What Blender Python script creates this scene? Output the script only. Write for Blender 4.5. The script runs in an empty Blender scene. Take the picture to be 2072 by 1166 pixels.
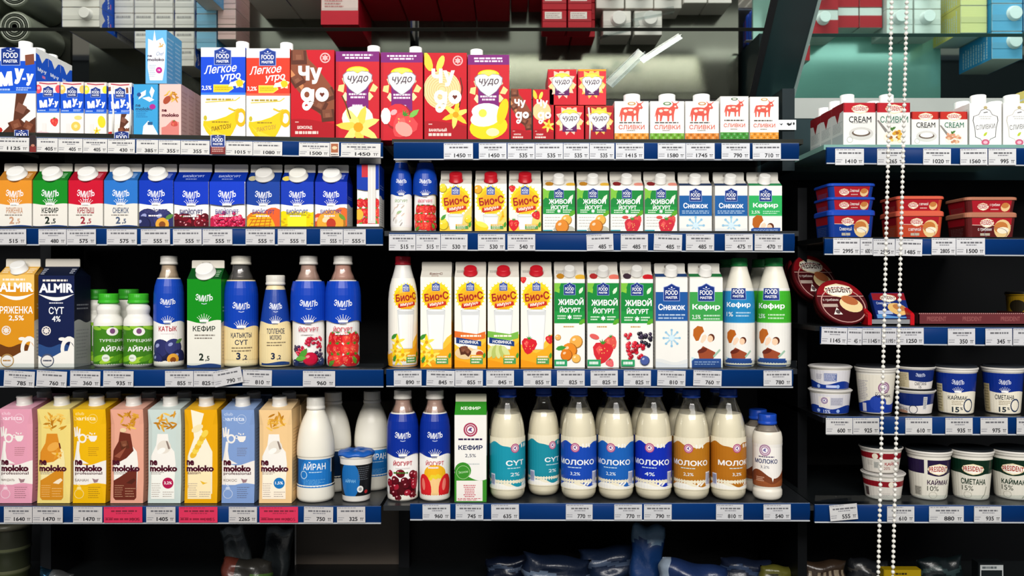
import bpy, math, random
from mathutils import Vector, Matrix
from mathutils.geometry import tessellate_polygon, delaunay_2d_cdt

SC = bpy.context.scene
COL = SC.collection
R = random.Random(7)

# ------------------------------------------------------------------ camera, world, lights, exposure
DIST, FPX = 1.70, 1700.0            # metres to the product fronts (y = 0); focal length in pixels
CX, CZ = 1.036, 0.583
cam = bpy.data.cameras.new('camera')
cam.sensor_width = 36.0
cam.lens = 36.0 * FPX / 2072.0
cam.clip_start = 0.02
camo = bpy.data.objects.new('camera', cam)
camo.location = (CX, -DIST, CZ)
camo.rotation_euler = (math.radians(90), 0, 0)
COL.objects.link(camo)
SC.camera = camo
SC.view_settings.view_transform = 'Standard'
SC.view_settings.look = 'None'
SC.view_settings.exposure = -0.34
SC.view_settings.gamma = 1.0
SC.view_settings.use_curve_mapping = False
SC.cycles.max_bounces = 8
SC.cycles.transparent_max_bounces = 16

world = bpy.data.worlds.new('store_air')
SC.world = world
world.use_nodes = True
world.node_tree.nodes['Background'].inputs[0].default_value = (0.80, 0.88, 1.0, 1)
world.node_tree.nodes['Background'].inputs[1].default_value = 0.17

def area(name, loc, rot, sx, sy, power, color):
    l = bpy.data.lights.new(name, 'AREA')
    l.shape = 'RECTANGLE'; l.size = sx; l.size_y = sy
    l.energy = power; l.color = color
    o = bpy.data.objects.new(name, l)
    o.location = loc; o.rotation_euler = rot
    COL.objects.link(o)
    o['kind'] = 'structure'
    return o
# two ceiling panels of the store aisle, an added far fill light, then the strip under the cabinet's canopy
area('ceiling_and_fill_lamp', (0.2, -2.7, 2.35), (math.radians(56), 0, 0), 1.8, 0.8, 42, (1.0, 0.97, 0.93))
area('ceiling_and_fill_lamp', (1.9, -2.7, 2.35), (math.radians(56), 0, 0), 1.8, 0.8, 38, (1.0, 0.98, 0.95))
area('ceiling_and_fill_lamp', (1.0, -5.6, 3.15), (math.radians(67), 0, 0), 5.0, 0.9, 375, (1.0, 0.96, 0.91))  # added fill far down the aisle, brightens caps and fins under the rails
area('canopy_lamp', (1.0, -0.06, CZ + 0.80), (math.radians(4), 0, 0), 3.4, 0.12, 5.0, (0.97, 1.0, 0.98))
area('canopy_lamp', (0.78, 0.030, CZ + 0.735), (math.radians(12), 0, 0), 0.9, 0.03, 0.10, (0.97, 1.0, 0.95))
area('canopy_lamp', (2.25, 0.030, CZ + 0.735), (math.radians(12), 0, 0), 1.3, 0.03, 1.0, (0.97, 1.0, 0.97))

# ------------------------------------------------------------------ helpers
def at(px, py, Y=0.0):
    s = (DIST + Y) / FPX
    return Vector((CX + (px - 1036) * s, Y, CZ + (583 - py) * s))

_hc = {}
def hx(c):
    """sRGB hex -> linear rgba"""
    if c in _hc: return _hc[c]
    v = []
    for i in (0, 2, 4):
        a = int(c[i:i + 2], 16) / 255.0
        v.append(a / 12.92 if a <= 0.04045 else ((a + 0.055) / 1.055) ** 2.4)
    _hc[c] = (v[0], v[1], v[2], 1.0)
    return _hc[c]

def mixc(a, b, t):
    return ''.join('%02x' % int(round(int(a[i:i+2], 16) * (1 - t) + int(b[i:i+2], 16) * t)) for i in (0, 2, 4))

MATS = {}
def make_mat(name, rough, metal=0.0, spec=0.5, bump=0.0, bscale=60.0, coat=0.0, mottle=0.06, mscale=35.0, stretch=None):
    m = bpy.data.materials.new(name); m.use_nodes = True
    nt = m.node_tree; N = nt.nodes; L = nt.links
    b = N['Principled BSDF']
    at_ = N.new('ShaderNodeAttribute'); at_.attribute_name = 'tint'
    tc = N.new('ShaderNodeTexCoord')
    mp = N.new('ShaderNodeMapping')
    if stretch: mp.inputs['Scale'].default_value = stretch
    L.new(tc.outputs['Object'], mp.inputs[0])
    nz = N.new('ShaderNodeTexNoise'); nz.inputs['Scale'].default_value = mscale; nz.inputs['Detail'].default_value = 3
    L.new(mp.outputs[0], nz.inputs['Vector'])
    mr = N.new('ShaderNodeMapRange')
    mr.inputs['To Min'].default_value = 1.0 - mottle; mr.inputs['To Max'].default_value = 1.0 + mottle
    L.new(nz.outputs['Fac'], mr.inputs['Value'])
    mx = N.new('ShaderNodeVectorMath'); mx.operation = 'SCALE'
    L.new(at_.outputs['Color'], mx.inputs[0]); L.new(mr.outputs[0], mx.inputs['Scale'])
    L.new(mx.outputs[0], b.inputs['Base Color'])
    b.inputs['Roughness'].default_value = rough
    b.inputs['Metallic'].default_value = metal
    b.inputs['Specular IOR Level'].default_value = spec
    b.inputs['Coat Weight'].default_value = coat
    b.inputs['Coat Roughness'].default_value = 0.1
    if bump:
        n2 = N.new('ShaderNodeTexNoise'); n2.inputs['Scale'].default_value = bscale; n2.inputs['Detail'].default_value = 4
        L.new(mp.outputs[0], n2.inputs['Vector'])
        bp = N.new('ShaderNodeBump'); bp.inputs['Strength'].default_value = bump; bp.inputs['Distance'].default_value = 0.004
        L.new(n2.outputs['Fac'], bp.inputs['Height']); L.new(bp.outputs[0], b.inputs['Normal'])
    MATS[name] = m
    return m

make_mat('card', 0.45, spec=0.12, mottle=0.03)
make_mat('plastic', 0.30, spec=0.28, mottle=0.03)
make_mat('film', 0.28, spec=0.22, mottle=0.04)
make_mat('paper', 0.6, spec=0.3, mottle=0.03)
make_mat('paint', 0.5, spec=0.15, mottle=0.10, mscale=9)
make_mat('crumple', 0.30, spec=0.6, bump=0.5, bscale=45, mottle=0.15)
make_mat('foil', 0.22, metal=0.9, bump=0.6, bscale=70, mottle=0.2)
make_mat('steel', 0.035, metal=1.0, mottle=0.05, stretch=(1, 30, 30))
make_mat('deck', 0.30, metal=0.35, spec=0.5, mottle=0.08, bump=0.05, bscale=20)
make_mat('deck_steel', 0.13, metal=0.85, spec=0.5, mottle=0.10, mscale=12)
make_mat('deck_teal', 0.16, metal=0.25, spec=0.6, mottle=0.08, mscale=12)
make_mat('pearl', 0.18, spec=0.7, mottle=0.0)

def clear_mat(name, tint, gloss, rough=0.06, ior=1.35):
    m = bpy.data.materials.new(name); m.use_nodes = True
    nt = m.node_tree; N = nt.nodes; L = nt.links
    N.remove(N['Principled BSDF'])
    out = N['Material Output']
    t = N.new('ShaderNodeBsdfTransparent'); t.inputs[0].default_value = tint
    g = N.new('ShaderNodeBsdfGlossy'); g.inputs['Roughness'].default_value = rough
    fr = N.new('ShaderNodeLayerWeight'); fr.inputs['Blend'].default_value = ior - 1.0
    mr = N.new('ShaderNodeMapRange'); mr.inputs['To Min'].default_value = gloss; mr.inputs['To Max'].default_value = min(1.0, gloss + (0.55 if name != 'acrylic' else 0.2))
    L.new(fr.outputs['Facing'], mr.inputs['Value'])
    mx = N.new('ShaderNodeMixShader')
    L.new(mr.outputs[0], mx.inputs[0]); L.new(t.outputs[0], mx.inputs[1]); L.new(g.outputs[0], mx.inputs[2])
    L.new(mx.outputs[0], out.inputs[0])
    MATS[name] = m
clear_mat('clear_pet', (0.97, 0.97, 0.96, 1), 0.03)
clear_mat('smoky_pet', (0.86, 0.82, 0.79, 1), 0.05)
clear_mat('acrylic', (0.90, 0.93, 0.93, 1), 0.035)
clear_mat('dark_lid', (0.16, 0.17, 0.18, 1), 0.08, 0.12)

class MB:
    """collects faces (millimetres, own origin) and links them as ONE mesh object"""
    def __init__(s):
        s.v = []; s.f = []; s.c = []; s.m = []; s.s = []; s.names = []
    def mi(s, mat):
        if mat not in s.names: s.names.append(mat)
        return s.names.index(mat)
    def face(s, pts, col, mat='card', smooth=False):
        b = len(s.v); s.v.extend(pts); s.f.append(tuple(range(b, b + len(pts))))
        s.c.append(hx(col)); s.m.append(s.mi(mat)); s.s.append(smooth)
    def loft(s, rings, col, mat='card', smooth=False, cap0=True, cap1=True, cols=None):
        b = len(s.v); n = len(rings[0]); k = s.mi(mat)
        for r in rings: s.v.extend(r)
        for i in range(len(rings) - 1):
            cc = hx(cols[i] if cols else col)
            for j in range(n):
                j2 = (j + 1) % n
                s.f.append((b + i*n + j, b + i*n + j2, b + (i+1)*n + j2, b + (i+1)*n + j))
                s.c.append(cc); s.m.append(k); s.s.append(smooth)
        if cap0:
            s.f.append(tuple(b + j for j in reversed(range(n)))); s.c.append(hx(cols[0] if cols else col)); s.m.append(k); s.s.append(False)
        if cap1:
            o = b + (len(rings)-1)*n
            s.f.append(tuple(o + j for j in range(n))); s.c.append(hx(cols[-1] if cols else col)); s.m.append(k); s.s.append(False)
    def lathe(s, prof, col, mat='plastic', seg=36, cx=0, cy=0, cols=None, cap0=True, cap1=True, smooth=True):
        rings = [[(cx + r*math.cos(2*math.pi*j/seg), cy + r*math.sin(2*math.pi*j/seg), z) for j in range(seg)] for r, z in prof]
        s.loft(rings, col, mat, smooth, cap0, cap1, cols)
    def box(s, x0, x1, y0, y1, z0, z1, col, mat='card'):
        s.loft([[(x0,y0,z),(x1,y0,z),(x1,y1,z),(x0,y1,z)] for z in (z0, z1)], col, mat)
    def tube(s, pts, r, col, mat='plastic', seg=8):
        rings = []
        for i, p in enumerate(pts):
            p = Vector(p); a = Vector(pts[max(0, i-1)]); c = Vector(pts[min(len(pts)-1, i+1)])
            d = (c - a).normalized(); u = d.orthogonal().normalized(); w = d.cross(u)
            rings.append([tuple(p + (u*math.cos(2*math.pi*j/seg) + w*math.sin(2*math.pi*j/seg))*r) for j in range(seg)])
        s.loft(rings, col, mat, True)
    def sphere(s, c, r, col, mat='pearl', seg=8, rg=5, sc=(1,1,1)):
        prof = [(math.sin(math.pi*i/rg), -math.cos(math.pi*i/rg)) for i in range(1, rg)]
        rings = [[(c[0]+r*sc[0]*p*math.cos(2*math.pi*j/seg), c[1]+r*sc[1]*p*math.sin(2*math.pi*j/seg), c[2]+r*sc[2]*z) for j in range(seg)] for p, z in prof]
        s.loft(rings, col, mat, True)
    def build(s, name, parent=None, loc=None, rot=None, unit=0.001):
        me = bpy.data.meshes.new(name)
        me.from_pydata([(x*unit, y*unit, z*unit) for x, y, z in s.v], [], s.f)
        a = me.attributes.new('tint', 'FLOAT_COLOR', 'FACE')
        a.data.foreach_set('color', [q for c in s.c for q in c])
        me.polygons.foreach_set('material_index', s.m)
        me.polygons.foreach_set('use_smooth', s.s)
        for nme in s.names: me.materials.append(MATS[nme])
        me.update()
        o = bpy.data.objects.new(name, me); COL.objects.link(o)
        if parent: o.parent = parent
        if loc is not None: o.location = loc
        if rot is not None: o.rotation_euler = rot
        return o

def rrect(W, D, r, z, seg=1, dx=0, dy=0):
    """rounded rectangle ring, centred, counter-clockwise"""
    out = []
    for (sx, sy, a0) in ((1, -1, -90), (1, 1, 0), (-1, 1, 90), (-1, -1, 180)):
        for k in range(seg + 1):
            a = math.radians(a0 + 90.0 * k / seg)
            out.append((dx + sx*(W/2 - r) + r*math.cos(a), dy + sy*(D/2 - r) + r*math.sin(a), z))
    return out

def tag(o, label=None, cat=None, group=None, kind=None):
    if label: o['label'] = label
    if cat: o['category'] = cat
    if group: o['group'] = group
    if kind: o['kind'] = kind
    return o

def thing(name, label, cat, loc, group=None, rotz=0.0):
    o = bpy.data.objects.new(name, None); COL.objects.link(o)
    o.empty_display_size = 0.02
    o.location = loc; o.rotation_euler = (0, 0, rotz)
    return tag(o, label, cat, group)

def dup(root, loc, label, rotz=None):
    """a copy of a thing with copies of its parts and sub-parts"""
    r = root.copy(); COL.objects.link(r); r.location = loc; r['label'] = label
    if rotz is not None: r.rotation_euler = (0, 0, rotz)
    for ch in list(root.children):
        c = ch.copy(); COL.objects.link(c); c.parent = r
        for g in list(ch.children):
            d = g.copy(); COL.objects.link(d); d.parent = c
    return r

# ------------------------------------------------------------------ flat print: shapes laid on a face, wrapped and clipped
_tx = {}
def text_tris(s, b):
    k = (s, b)
    if k in _tx: return _tx[k]
    cu = bpy.data.curves.new('lettering', 'FONT')
    cu.body = s; cu.resolution_u = 3; cu.fill_mode = 'NONE'
    ob = bpy.data.objects.new('lettering', cu)
    me = ob.to_mesh()
    vs = [(v.co.x, v.co.y) for v in me.vertices]
    nb = {}
    for e in me.edges:
        nb.setdefault(e.vertices[0], []).append(e.vertices[1]); nb.setdefault(e.vertices[1], []).append(e.vertices[0])
    ob.to_mesh_clear(); bpy.data.objects.remove(ob); bpy.data.curves.remove(cu)
    loops = []; seen = set()
    for v0 in sorted(nb):
        if v0 in seen: continue
        lp = [v0]; seen.add(v0); cur = v0 + 1 if (v0 + 1) in nb[v0] else nb[v0][0]
        while cur not in seen:
            lp.append(cur); seen.add(cur)
            nx = [q for q in nb[cur] if q not in seen]
            if not nx: break
            cur = nx[0]
        P = [vs[i] for i in lp]
        P = [p for i, p in enumerate(P) if math.hypot(p[0]-P[i-1][0], p[1]-P[i-1][1]) > 1e-5]
        if len(P) > 2: loops.append(P)
    def sarea(P): return sum(P[i-1][0]*P[i][1] - P[i][0]*P[i-1][1] for i in range(len(P)))/2
    def grow(P, q):
        out = []; n = len(P)
        for i in range(n):
            p0, p1, p2 = P[i-1], P[i], P[(i+1) % n]
            d1 = (p1[0]-p0[0], p1[1]-p0[1]); d2 = (p2[0]-p1[0], p2[1]-p1[1])
            l1 = math.hypot(*d1); l2 = math.hypot(*d2)
            n1 = (d1[1]/l1, -d1[0]/l1); n2 = (d2[1]/l2, -d2[0]/l2)
            mx, my = n1[0]+n2[0], n1[1]+n2[1]; k_ = mx*mx + my*my
            f = 2/max(k_, 1.0)
            out.append((p1[0] + mx*f*q, p1[1] + my*f*q))
        return out
    # neighbouring loops that overlap form one letter; its triangles are kept where the outline winds round them
    bb = [(min(p[0] for p in P), max(p[0] for p in P), min(p[1] for p in P), max(p[1] for p in P)) for P in loops]
    grp = list(range(len(loops)))
    for i in range(len(loops)):
        for j in range(i):
            if bb[i][0] < bb[j][1] and bb[j][0] < bb[i][1] and bb[i][2] < bb[j][3] and bb[j][2] < bb[i][3]:
                a_, d_ = grp[i], grp[j]
                grp = [a_ if q == d_ else q for q in grp]
    tr = []
    for gi in sorted(set(grp)):
        L = [i for i in range(len(loops)) if grp[i] == gi]
        A = [sarea(loops[i]) for i in L]; sg = 1 if A[max(range(len(L)), key=lambda q: abs(A[q]))] > 0 else -1
        polys = [grow(loops[i], b*sg) if b else loops[i] for i in L]
        V = []; E = []
        for P in polys:
            o = len(V); V += [Vector(p) for p in P]; E += [(o+i, o+(i+1) % len(P)) for i in range(len(P))]
        ov, oe, of, *_ = delaunay_2d_cdt(V, E, [], 0, 1e-5)
        for f in of:
            q = [(ov[i].x, ov[i].y) for i in f]
            cx = sum(p[0] for p in q)/len(q); cy = sum(p[1] for p in q)/len(q); w = 0
            for P in polys:
                for i in range(len(P)):
                    x0, y0 = P[i-1]; x1, y1 = P[i]
                    if (y0 > cy) != (y1 > cy) and cx < (x1-x0)*(cy-y0)/(y1-y0) + x0: w += 1 if y1 > y0 else -1
            if w*sg > 0: tr.append(q)
    xs = [p[0] for t in tr for p in t] or [0, 1]; ys = [p[1] for t in tr for p in t] or [0, 1]
    x0, x1, y0, y1 = min(xs), max(xs), min(ys), max(ys)
    h = max(y1 - y0, 1e-6)
    tr = [[((p[0] - (x0+x1)/2)/h, (p[1] - (y0+y1)/2)/h) for p in t] for t in tr]
    _tx[k] = (tr, (x1 - x0)/h)
    return _tx[k]

def clip(poly, ax, lim, keep_less):
    out = []; n = len(poly)
    for i in range(n):
        p, q = poly[i], poly[(i+1) % n]
        a = (p[ax] <= lim) if keep_less else (p[ax] >= lim)
        b = (q[ax] <= lim) if keep_less else (q[ax] >= lim)
        if a: out.append(p)
        if a != b:
            t = (lim - p[ax])/(q[ax] - p[ax])
            out.append((p[0] + (q[0]-p[0])*t, p[1] + (q[1]-p[1])*t))
    return out

class G:
    """a print. u runs over the width, v over the height (0..1); sizes are fractions of the WIDTH"""
    def __init__(s, W, H, seed=1):
        s.W = W; s.H = H; s.sh = []; s.r = random.Random(seed)
    def tris(s, tl, c): s.sh.append((tl, c))
    def pmm(s, pts, c):
        if len(pts) < 3: return
        t = tessellate_polygon([[Vector((p[0], p[1], 0)) for p in pts]])
        s.sh.append(([[pts[i] for i in q] for q in t], c))
    def poly(s, pts, c): s.pmm([(u*s.W, v*s.H) for u, v in pts], c)
    def rect(s, u0, v0, u1, v1, c):
        s.sh.append(([[(u0*s.W, v0*s.H), (u1*s.W, v0*s.H), (u1*s.W, v1*s.H), (u0*s.W, v1*s.H)]], c))
    def ell(s, u, v, rx, ry, c, n=18, rot=0.0, a0=0, a1=360):
        x, y = u*s.W, v*s.H; ca, sa = math.cos(math.radians(rot)), math.sin(math.radians(rot)); P = []
        full = abs(a1 - a0) >= 360
        for i in range(n + (0 if full else 1)):
            t = math.radians(a0 + (a1-a0)*i/n); ex, ey = rx*s.W*math.cos(t), ry*s.W*math.sin(t)
            P.append((x + ex*ca - ey*sa, y + ex*sa + ey*ca))
        s.sh.append(([P], c))
    def ring(s, u, v, r0, r1, c, n=20, sy=1.0):
        x, y = u*s.W, v*s.H; T = []
        for i in range(n):
            a, b = 2*math.pi*i/n, 2*math.pi*(i+1)/n
            T.append([(x + q*s.W*math.cos(t), y + q*s.W*math.sin(t)*sy) for q, t in ((r0,a),(r1,a),(r1,b),(r0,b))])
        s.sh.append((T, c))
    def star(s, u, v, r0, r1, n, c, ph=0.0, sy=1.0):
        x, y = u*s.W, v*s.H; P = []
        for i in range(2*n):
            t = math.pi*i/n + ph; q = (r1 if i % 2 == 0 else r0)*s.W
            P.append((x + q*math.cos(t), y + q*math.sin(t)*sy))
        s.pmm(P, c)
    def shape(s, u, v, sz, pts, c, rot=0.0):
        ca, sa = math.cos(math.radians(rot)), math.sin(math.radians(rot)); k = sz*s.W
        s.pmm([(u*s.W + (a*ca - b*sa)*k, v*s.H + (a*sa + b*ca)*k) for a, b in pts], c)
    def stroke(s, pts, w, c):
        """polyline of width w (fractions of the width)"""
        T = []; P = [(u*s.W, v*s.H) for u, v in pts]; h = w*s.W/2
        for a, b in zip(P[:-1], P[1:]):
            dx, dy = b[0]-a[0], b[1]-a[1]; l = math.hypot(dx, dy) or 1; nx, ny = -dy/l*h, dx/l*h
            T.append([(a[0]+nx, a[1]+ny), (a[0]-nx, a[1]-ny), (b[0]-nx, b[1]-ny), (b[0]+nx, b[1]+ny)])
        s.sh.append((T, c))
    def wave(s, v0, v1, amp, c, k=1.0, ph=0.0, u0=0.0, u1=1.0, n=14, top=True):
        """band from v0 up to a wavy edge about v1 (or a wavy lower edge when top=False)"""
        e = [(u0 + (u1-u0)*i/n, (v1 if top else v0) + amp*math.sin(2*math.pi*k*(u0 + (u1-u0)*i/n) + ph)) for i in range(n+1)]
        f = v0 if top else v1
        s.sh.append(([[(e[i][0]*s.W, f*s.H), (e[i+1][0]*s.W, f*s.H), (e[i+1][0]*s.W, e[i+1][1]*s.H), (e[i][0]*s.W, e[i][1]*s.H)] for i in range(n)], c))
    def text(s, t, u, v, h, c, b=0.02, w=None, rot=0.0, sh=0.0, arc=0.0, left=False):
        if arc:
            n = len(t); ws = [text_tris(q, b*.9)[1] for q in t]; tot = sum(ws) + .12*(n-1); k = (w or h*tot)/tot; x = -tot/2
            for q, a in zip(t, ws):
                f = (x + a/2)/(tot/2); x += a + .12
                s.text(q, u + f*tot/2*k, v + arc*h*(f*f - .4)*s.W/s.H, h, c, b, a*k, rot + math.degrees(math.atan(arc*h*2*f/(tot/2*k)))*.3)
            return
        tr, asp = text_tris(t, b*.9)
        H = h*s.W; sx = (w*s.W/asp) if w else H
        ca, sa = math.cos(math.radians(rot)), math.sin(math.radians(rot)); out = []
        x0 = u*s.W + (asp*sx/2 if left else 0); y0 = v*s.H
        for q in tr:
            P = []
            for a, d in q:
                x, y = a*sx + d*H*sh, d*H
                P.append((x0 + x*ca - y*sa, y0 + x*sa + y*ca))
            out.append(P)
        s.sh.append((out, c))
    def lines(s, u0, u1, v0, v1, n, c, fill=0.55, words=True, center=False):
        """rows of print too small to read"""
        T = []
        for i in range(n):
            yc = v1 - (v1-v0)*(i+0.5)/n; hh = (v1-v0)/n*fill/2; u = u0; end = u1 - s.r.uniform(0, .25)*(u1-u0)*(i > 0 or n == 1)
            if center:
                d = (u1-end)/2; u += d; end = u1 - d
            while u < end:
                l = s.r.uniform(.06, .2)*(u1-u0) if words else end-u
                e = min(u+l, end)
                T.append([(a*s.W, b*s.H) for a, b in ((u, yc-hh), (e, yc-hh), (e, yc+hh), (u, yc+hh))])
                u = e + .03*(u1-u0)
        s.sh.append((T, c))
    def emit(s, mb, fn, mat='card', du=None, dv=None, lim=None, off0=0.06, step=0.02):
        W, H = s.W, s.H
        L = lim or (0, W, 0, H)
        for i, (polys, c) in enumerate(s.sh):
            off = off0 + step*i
            for p in polys:
                xs = [q[0] for q in p]; ys = [q[1] for q in p]
                if min(xs) < L[0]: p = clip(p, 0, L[0], False)
                if p and max(xs) > L[1]: p = clip(p, 0, L[1], True)
                if p and min(ys) < L[2]: p = clip(p, 1, L[2], False)
                if p and max(ys) > L[3]: p = clip(p, 1, L[3], True)
                if len(p) < 3: continue
                parts = [p]
                for ax, d in ((0, du), (1, dv)):
                    if not d: continue
                    nx = []
                    for q in parts:
                        a, b = min(z[ax] for z in q), max(z[ax] for z in q)
                        i0, i1 = math.floor(a/d + 1e-6), math.ceil(b/d - 1e-6)
                        if i1 - i0 <= 1: nx.append(q); continue
                        for k in range(i0, i1):
                            z = clip(clip(q, ax, k*d, False), ax, (k+1)*d, True)
                            if len(z) >= 3: nx.append(z)
                    parts = nx
                for q in parts:
                    mb.face([fn(a, b, off) for a, b in q], c, mat)
# ------------------------------------------------------------------ printed motifs
def leafm(g, u, v, s, c='3f9a2e', rot=0): g.shape(u, v, s, [(-.5,0),(-.25,.2),(.1,.22),(.5,0),(.1,-.2),(-.25,-.18)], c, rot)
def badge(g, u, v, s, c='12307e'):
    H, W = g.H, g.W
    g.shape(u, v, s*1.08, [(-.5,-.5),(.5,-.5),(.5,.36),(.28,.42),(0,.58),(-.28,.42),(-.5,.36)], '8fa0d0')
    g.shape(u, v, s, [(-.5,-.5),(.5,-.5),(.5,.36),(.28,.42),(0,.58),(-.28,.42),(-.5,.36)], c)
    k = s*W/H
    g.ell(u, v + .36*k, .05*s, .05*s, 'ffffff', 8)
    g.stroke([(u-.22*s, v+.30*k), (u, v+.22*k), (u+.22*s, v+.30*k)], .035*s, 'd0d8f0')
    g.text('FOOD', u, v + .02*k, .30*s, 'ffffff', .02, .80*s)
    g.text('MASTER', u, v - .30*k, .17*s, 'ffffff', .02, .76*s)
def crown(g, u, v, s, c='ffffff'):
    for i in range(-3, 4):
        a = i*16
        g.shape(u + .10*s*i, v, s*(.62 - .07*abs(i)), [(-.06,0),(.06,0),(.02,.8),(-.02,.8)], c, -a)
        rr = math.radians(a); q = s*(.62-.07*abs(i))*.82
        g.ell(u + .10*s*i + math.sin(rr)*q, v + math.cos(rr)*q*g.W/g.H, .035*s, .035*s, c, 6)
    g.shape(u, v, s, [(-.38,0),(-.34,-.14),(.34,-.14),(.38,0),(0,.06)], c)
def strawberry(g, u, v, s, rot=0, c='d8202c'):
    g.shape(u, v, s, [(-.5,.2),(-.38,.42),(0,.5),(.38,.42),(.5,.2),(.4,-.15),(.18,-.45),(0,-.55),(-.18,-.45),(-.4,-.15)], c, rot)
    g.shape(u-.1*s, v+.03*s*g.W/g.H, s, [(-.25,.1),(-.1,.3),(.05,.2),(-.05,-.15)], mixc(c, 'ff8070', .5), rot)
    for i in range(9): g.ell(u + g.r.uniform(-.3,.3)*s, v + g.r.uniform(-.3,.28)*s*g.W/g.H, .025*s, .035*s, 'f4c46a', 5)
    for a in (-50, -20, 15, 50): g.shape(u, v + .42*s*g.W/g.H, s*.5, [(-.1,0),(.1,0),(.02,.5)], '3c8c2c', a+rot)
def ball(g, u, v, r, c, hi=None, n=14):
    g.ell(u, v, r, r, mixc(c, '000000', .3), n); g.ell(u-.06*r, v+.08*r*g.W/g.H, r*.9, r*.9, c, n)
    g.ell(u-.35*r, v+.35*r*g.W/g.H, r*.28, r*.2, hi or mixc(c, 'ffffff', .6), 8, 30)
def peachm(g, u, v, s, c='f09a30', blush='d8402a'):
    ball(g, u, v, s*.5, c); g.ell(u+.12*s, v+.05*s*g.W/g.H, .3*s, .22*s, blush, 12, 40); g.stroke([(u-.05*s, v+.42*s*g.W/g.H), (u-.12*s, v-.3*s*g.W/g.H)], .03*s, mixc(c, '803000', .4))
def fruit(g, kind, v0, v1, u0=0.0, u1=1.0):
    """a heap of fruit between v0 and v1"""
    r = g.r; k = g.W/g.H; cv = (v0+v1)/2; w = u1-u0
    if kind == 'cherry':
        g.rect(u0, v0, u1, v0+(v1-v0)*.6, '4a0812')
        for i in range(26): ball(g, r.uniform(u0, u1), r.uniform(v0, v1-.05), r.uniform(.10,.14), r.choice(['6e0c1c','8c1226','5a0a18','a01c30']), 'e8a0a8')
        g.lines(u0+.2, u1-.2, v1-.06, v1-.03, 1, '3b7a2a')
    elif kind == 'raspberry':
        g.rect(u0, v0, u1, v0+(v1-v0)*.7, 'c01a44')
        for cx, cy, s in ((.15,.35,.3),(.55,.3,.34),(.9,.4,.3),(.35,.75,.28),(.75,.7,.26)):
            for i in range(16):
                a = r.uniform(0, 6.28); q = r.uniform(0, s*.8)
                ball(g, u0+cx*w+q*math.cos(a), v0+cy*(v1-v0)+q*math.sin(a)*k*.8, .055, r.choice(['e0285a','d01848','f04a78','b8103c']), 'ffb0c4', 8)
    elif kind == 'berries':
        for cx, cy, s, cc in ((.12,.55,.2,['2a1a3c','3a2450']),(.8,.75,.22,['c01838','e03050']),(.85,.35,.22,['221830','38284a']),(.3,.45,.2,['c41c3c','e23a54']),(.5,.8,.16,['c81e3e'])):
            for i in range(16):
                a = r.uniform(0, 6.28); q = r.uniform(0, s*.85)
                ball(g, u0+cx*w+q*math.cos(a), v0+cy*(v1-v0)+q*math.sin(a)*k, .05, r.choice(cc), None, 8)
        g.rect(u0, v0, u1, v0+.05, '1c2440')
        ball(g, u0+.1*w, v0+.04, .12, '26305e'); ball(g, u0+.9*w, v0+.05, .12, '2c3868'); ball(g, u0+.55*w, v0+.10*(v1-v0)+.05, .22, 'c4163a', 'f08898')
        leafm(g, u0+.35*w, v0+.4*(v1-v0), .42, '4f9a34', 60); leafm(g, u0+.28*w, v0+.25*(v1-v0), .36, '63ac40', 10)
    elif kind == 'strawberry':
        for i in range(12): strawberry(g, u0+w*(i % 4+.5+r.uniform(-.2,.2))/4, v0+(v1-v0)*(.85-.33*(i//4)), .42, r.uniform(-60,60), r.choice(['d8262c','e83a34','c81a26']))
        leafm(g, u0+.15, v0+.1*(v1-v0), .3, '5c9a34', 40); leafm(g, u1-.15, v0+.2*(v1-v0), .3, '5c9a34', 120)
    elif kind == 'plum':
        g.rect(u0, v0, u1, v0+(v1-v0)*.4, '1c1c3c')
        for cx, cy, s in ((.25,.55,.34),(.7,.6,.3),(.9,.25,.3),(.1,.2,.25)): ball(g, u0+cx*w, v0+cy*(v1-v0), s, r.choice(['2e3266','383c74','262a58']), '9aa0d0', 20)
        g.ell(u0+.68*w, v0+.22*(v1-v0), .2, .2, 'e8a83c', 18); g.ell(u0+.68*w, v0+.2*(v1-v0), .1, .1, '8a4a20', 12)
        leafm(g, u0+.9*w, v0+.8*(v1-v0), .3, '5c8a3c', 30)
    elif kind == 'mango':
        g.ell(u0+.8*w, cv+.02, .36, .38, 'e8622c'); g.ell(u0+.3*w, v0, .42, .48, 'e07a28', 20); g.ell(u0+.4*w, v0-.04, .46, .5, 'f8b81e', 22)
        for i in range(-2, 3):
            g.stroke([(u0+.36*w+i*.16, v0), (u0+.46*w+i*.13, v0+.32*k*(1.1-.15*abs(i)))], .025, 'c86414')
            g.stroke([(u0+.1*w, v0+.1*k*(i+2)+.02), (u0+.75*w, v0+.09*k*(i+2)+.05)], .025, 'c86414')
    elif kind == 'pineapple':
        g.rect(u0, v0, u1, v1-.06, 'f8e010'); g.wave(v0, v1-.03, .02, 'f4d800', 3, 0, u0, u1)
        g.rect(u0+.2, v0, u1-.22, v0+(v1-v0)*.66, 'fbee2c'); g.stroke([(u0+.22,v0+(v1-v0)*.75),(u1-.22,v0+(v1-v0)*.72)], .03, 'a8a010')
        for i in range(10): g.ell(r.choice([r.uniform(u0,u0+.2), r.uniform(u1-.2,u1)]), r.uniform(v0, v1-.1), .05, .03, 'd8b008', 8)
    elif kind == 'peach':
        ball(g, u0+.85*w, cv+.06, .34, 'e86a2c'); ball(g, u0+.15*w, v0+.1, .3, 'd84e28'); ball(g, u0+.5*w, v0+.06*1, .46, 'f6a834', None, 24); g.ell(u0+.5*w, v0+.08, .15, .17, 'c03a24', 12)
        leafm(g, u0+.85*w, v1-.06, .3, '6a9a34', -40)
    elif kind == 'pepper':
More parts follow.
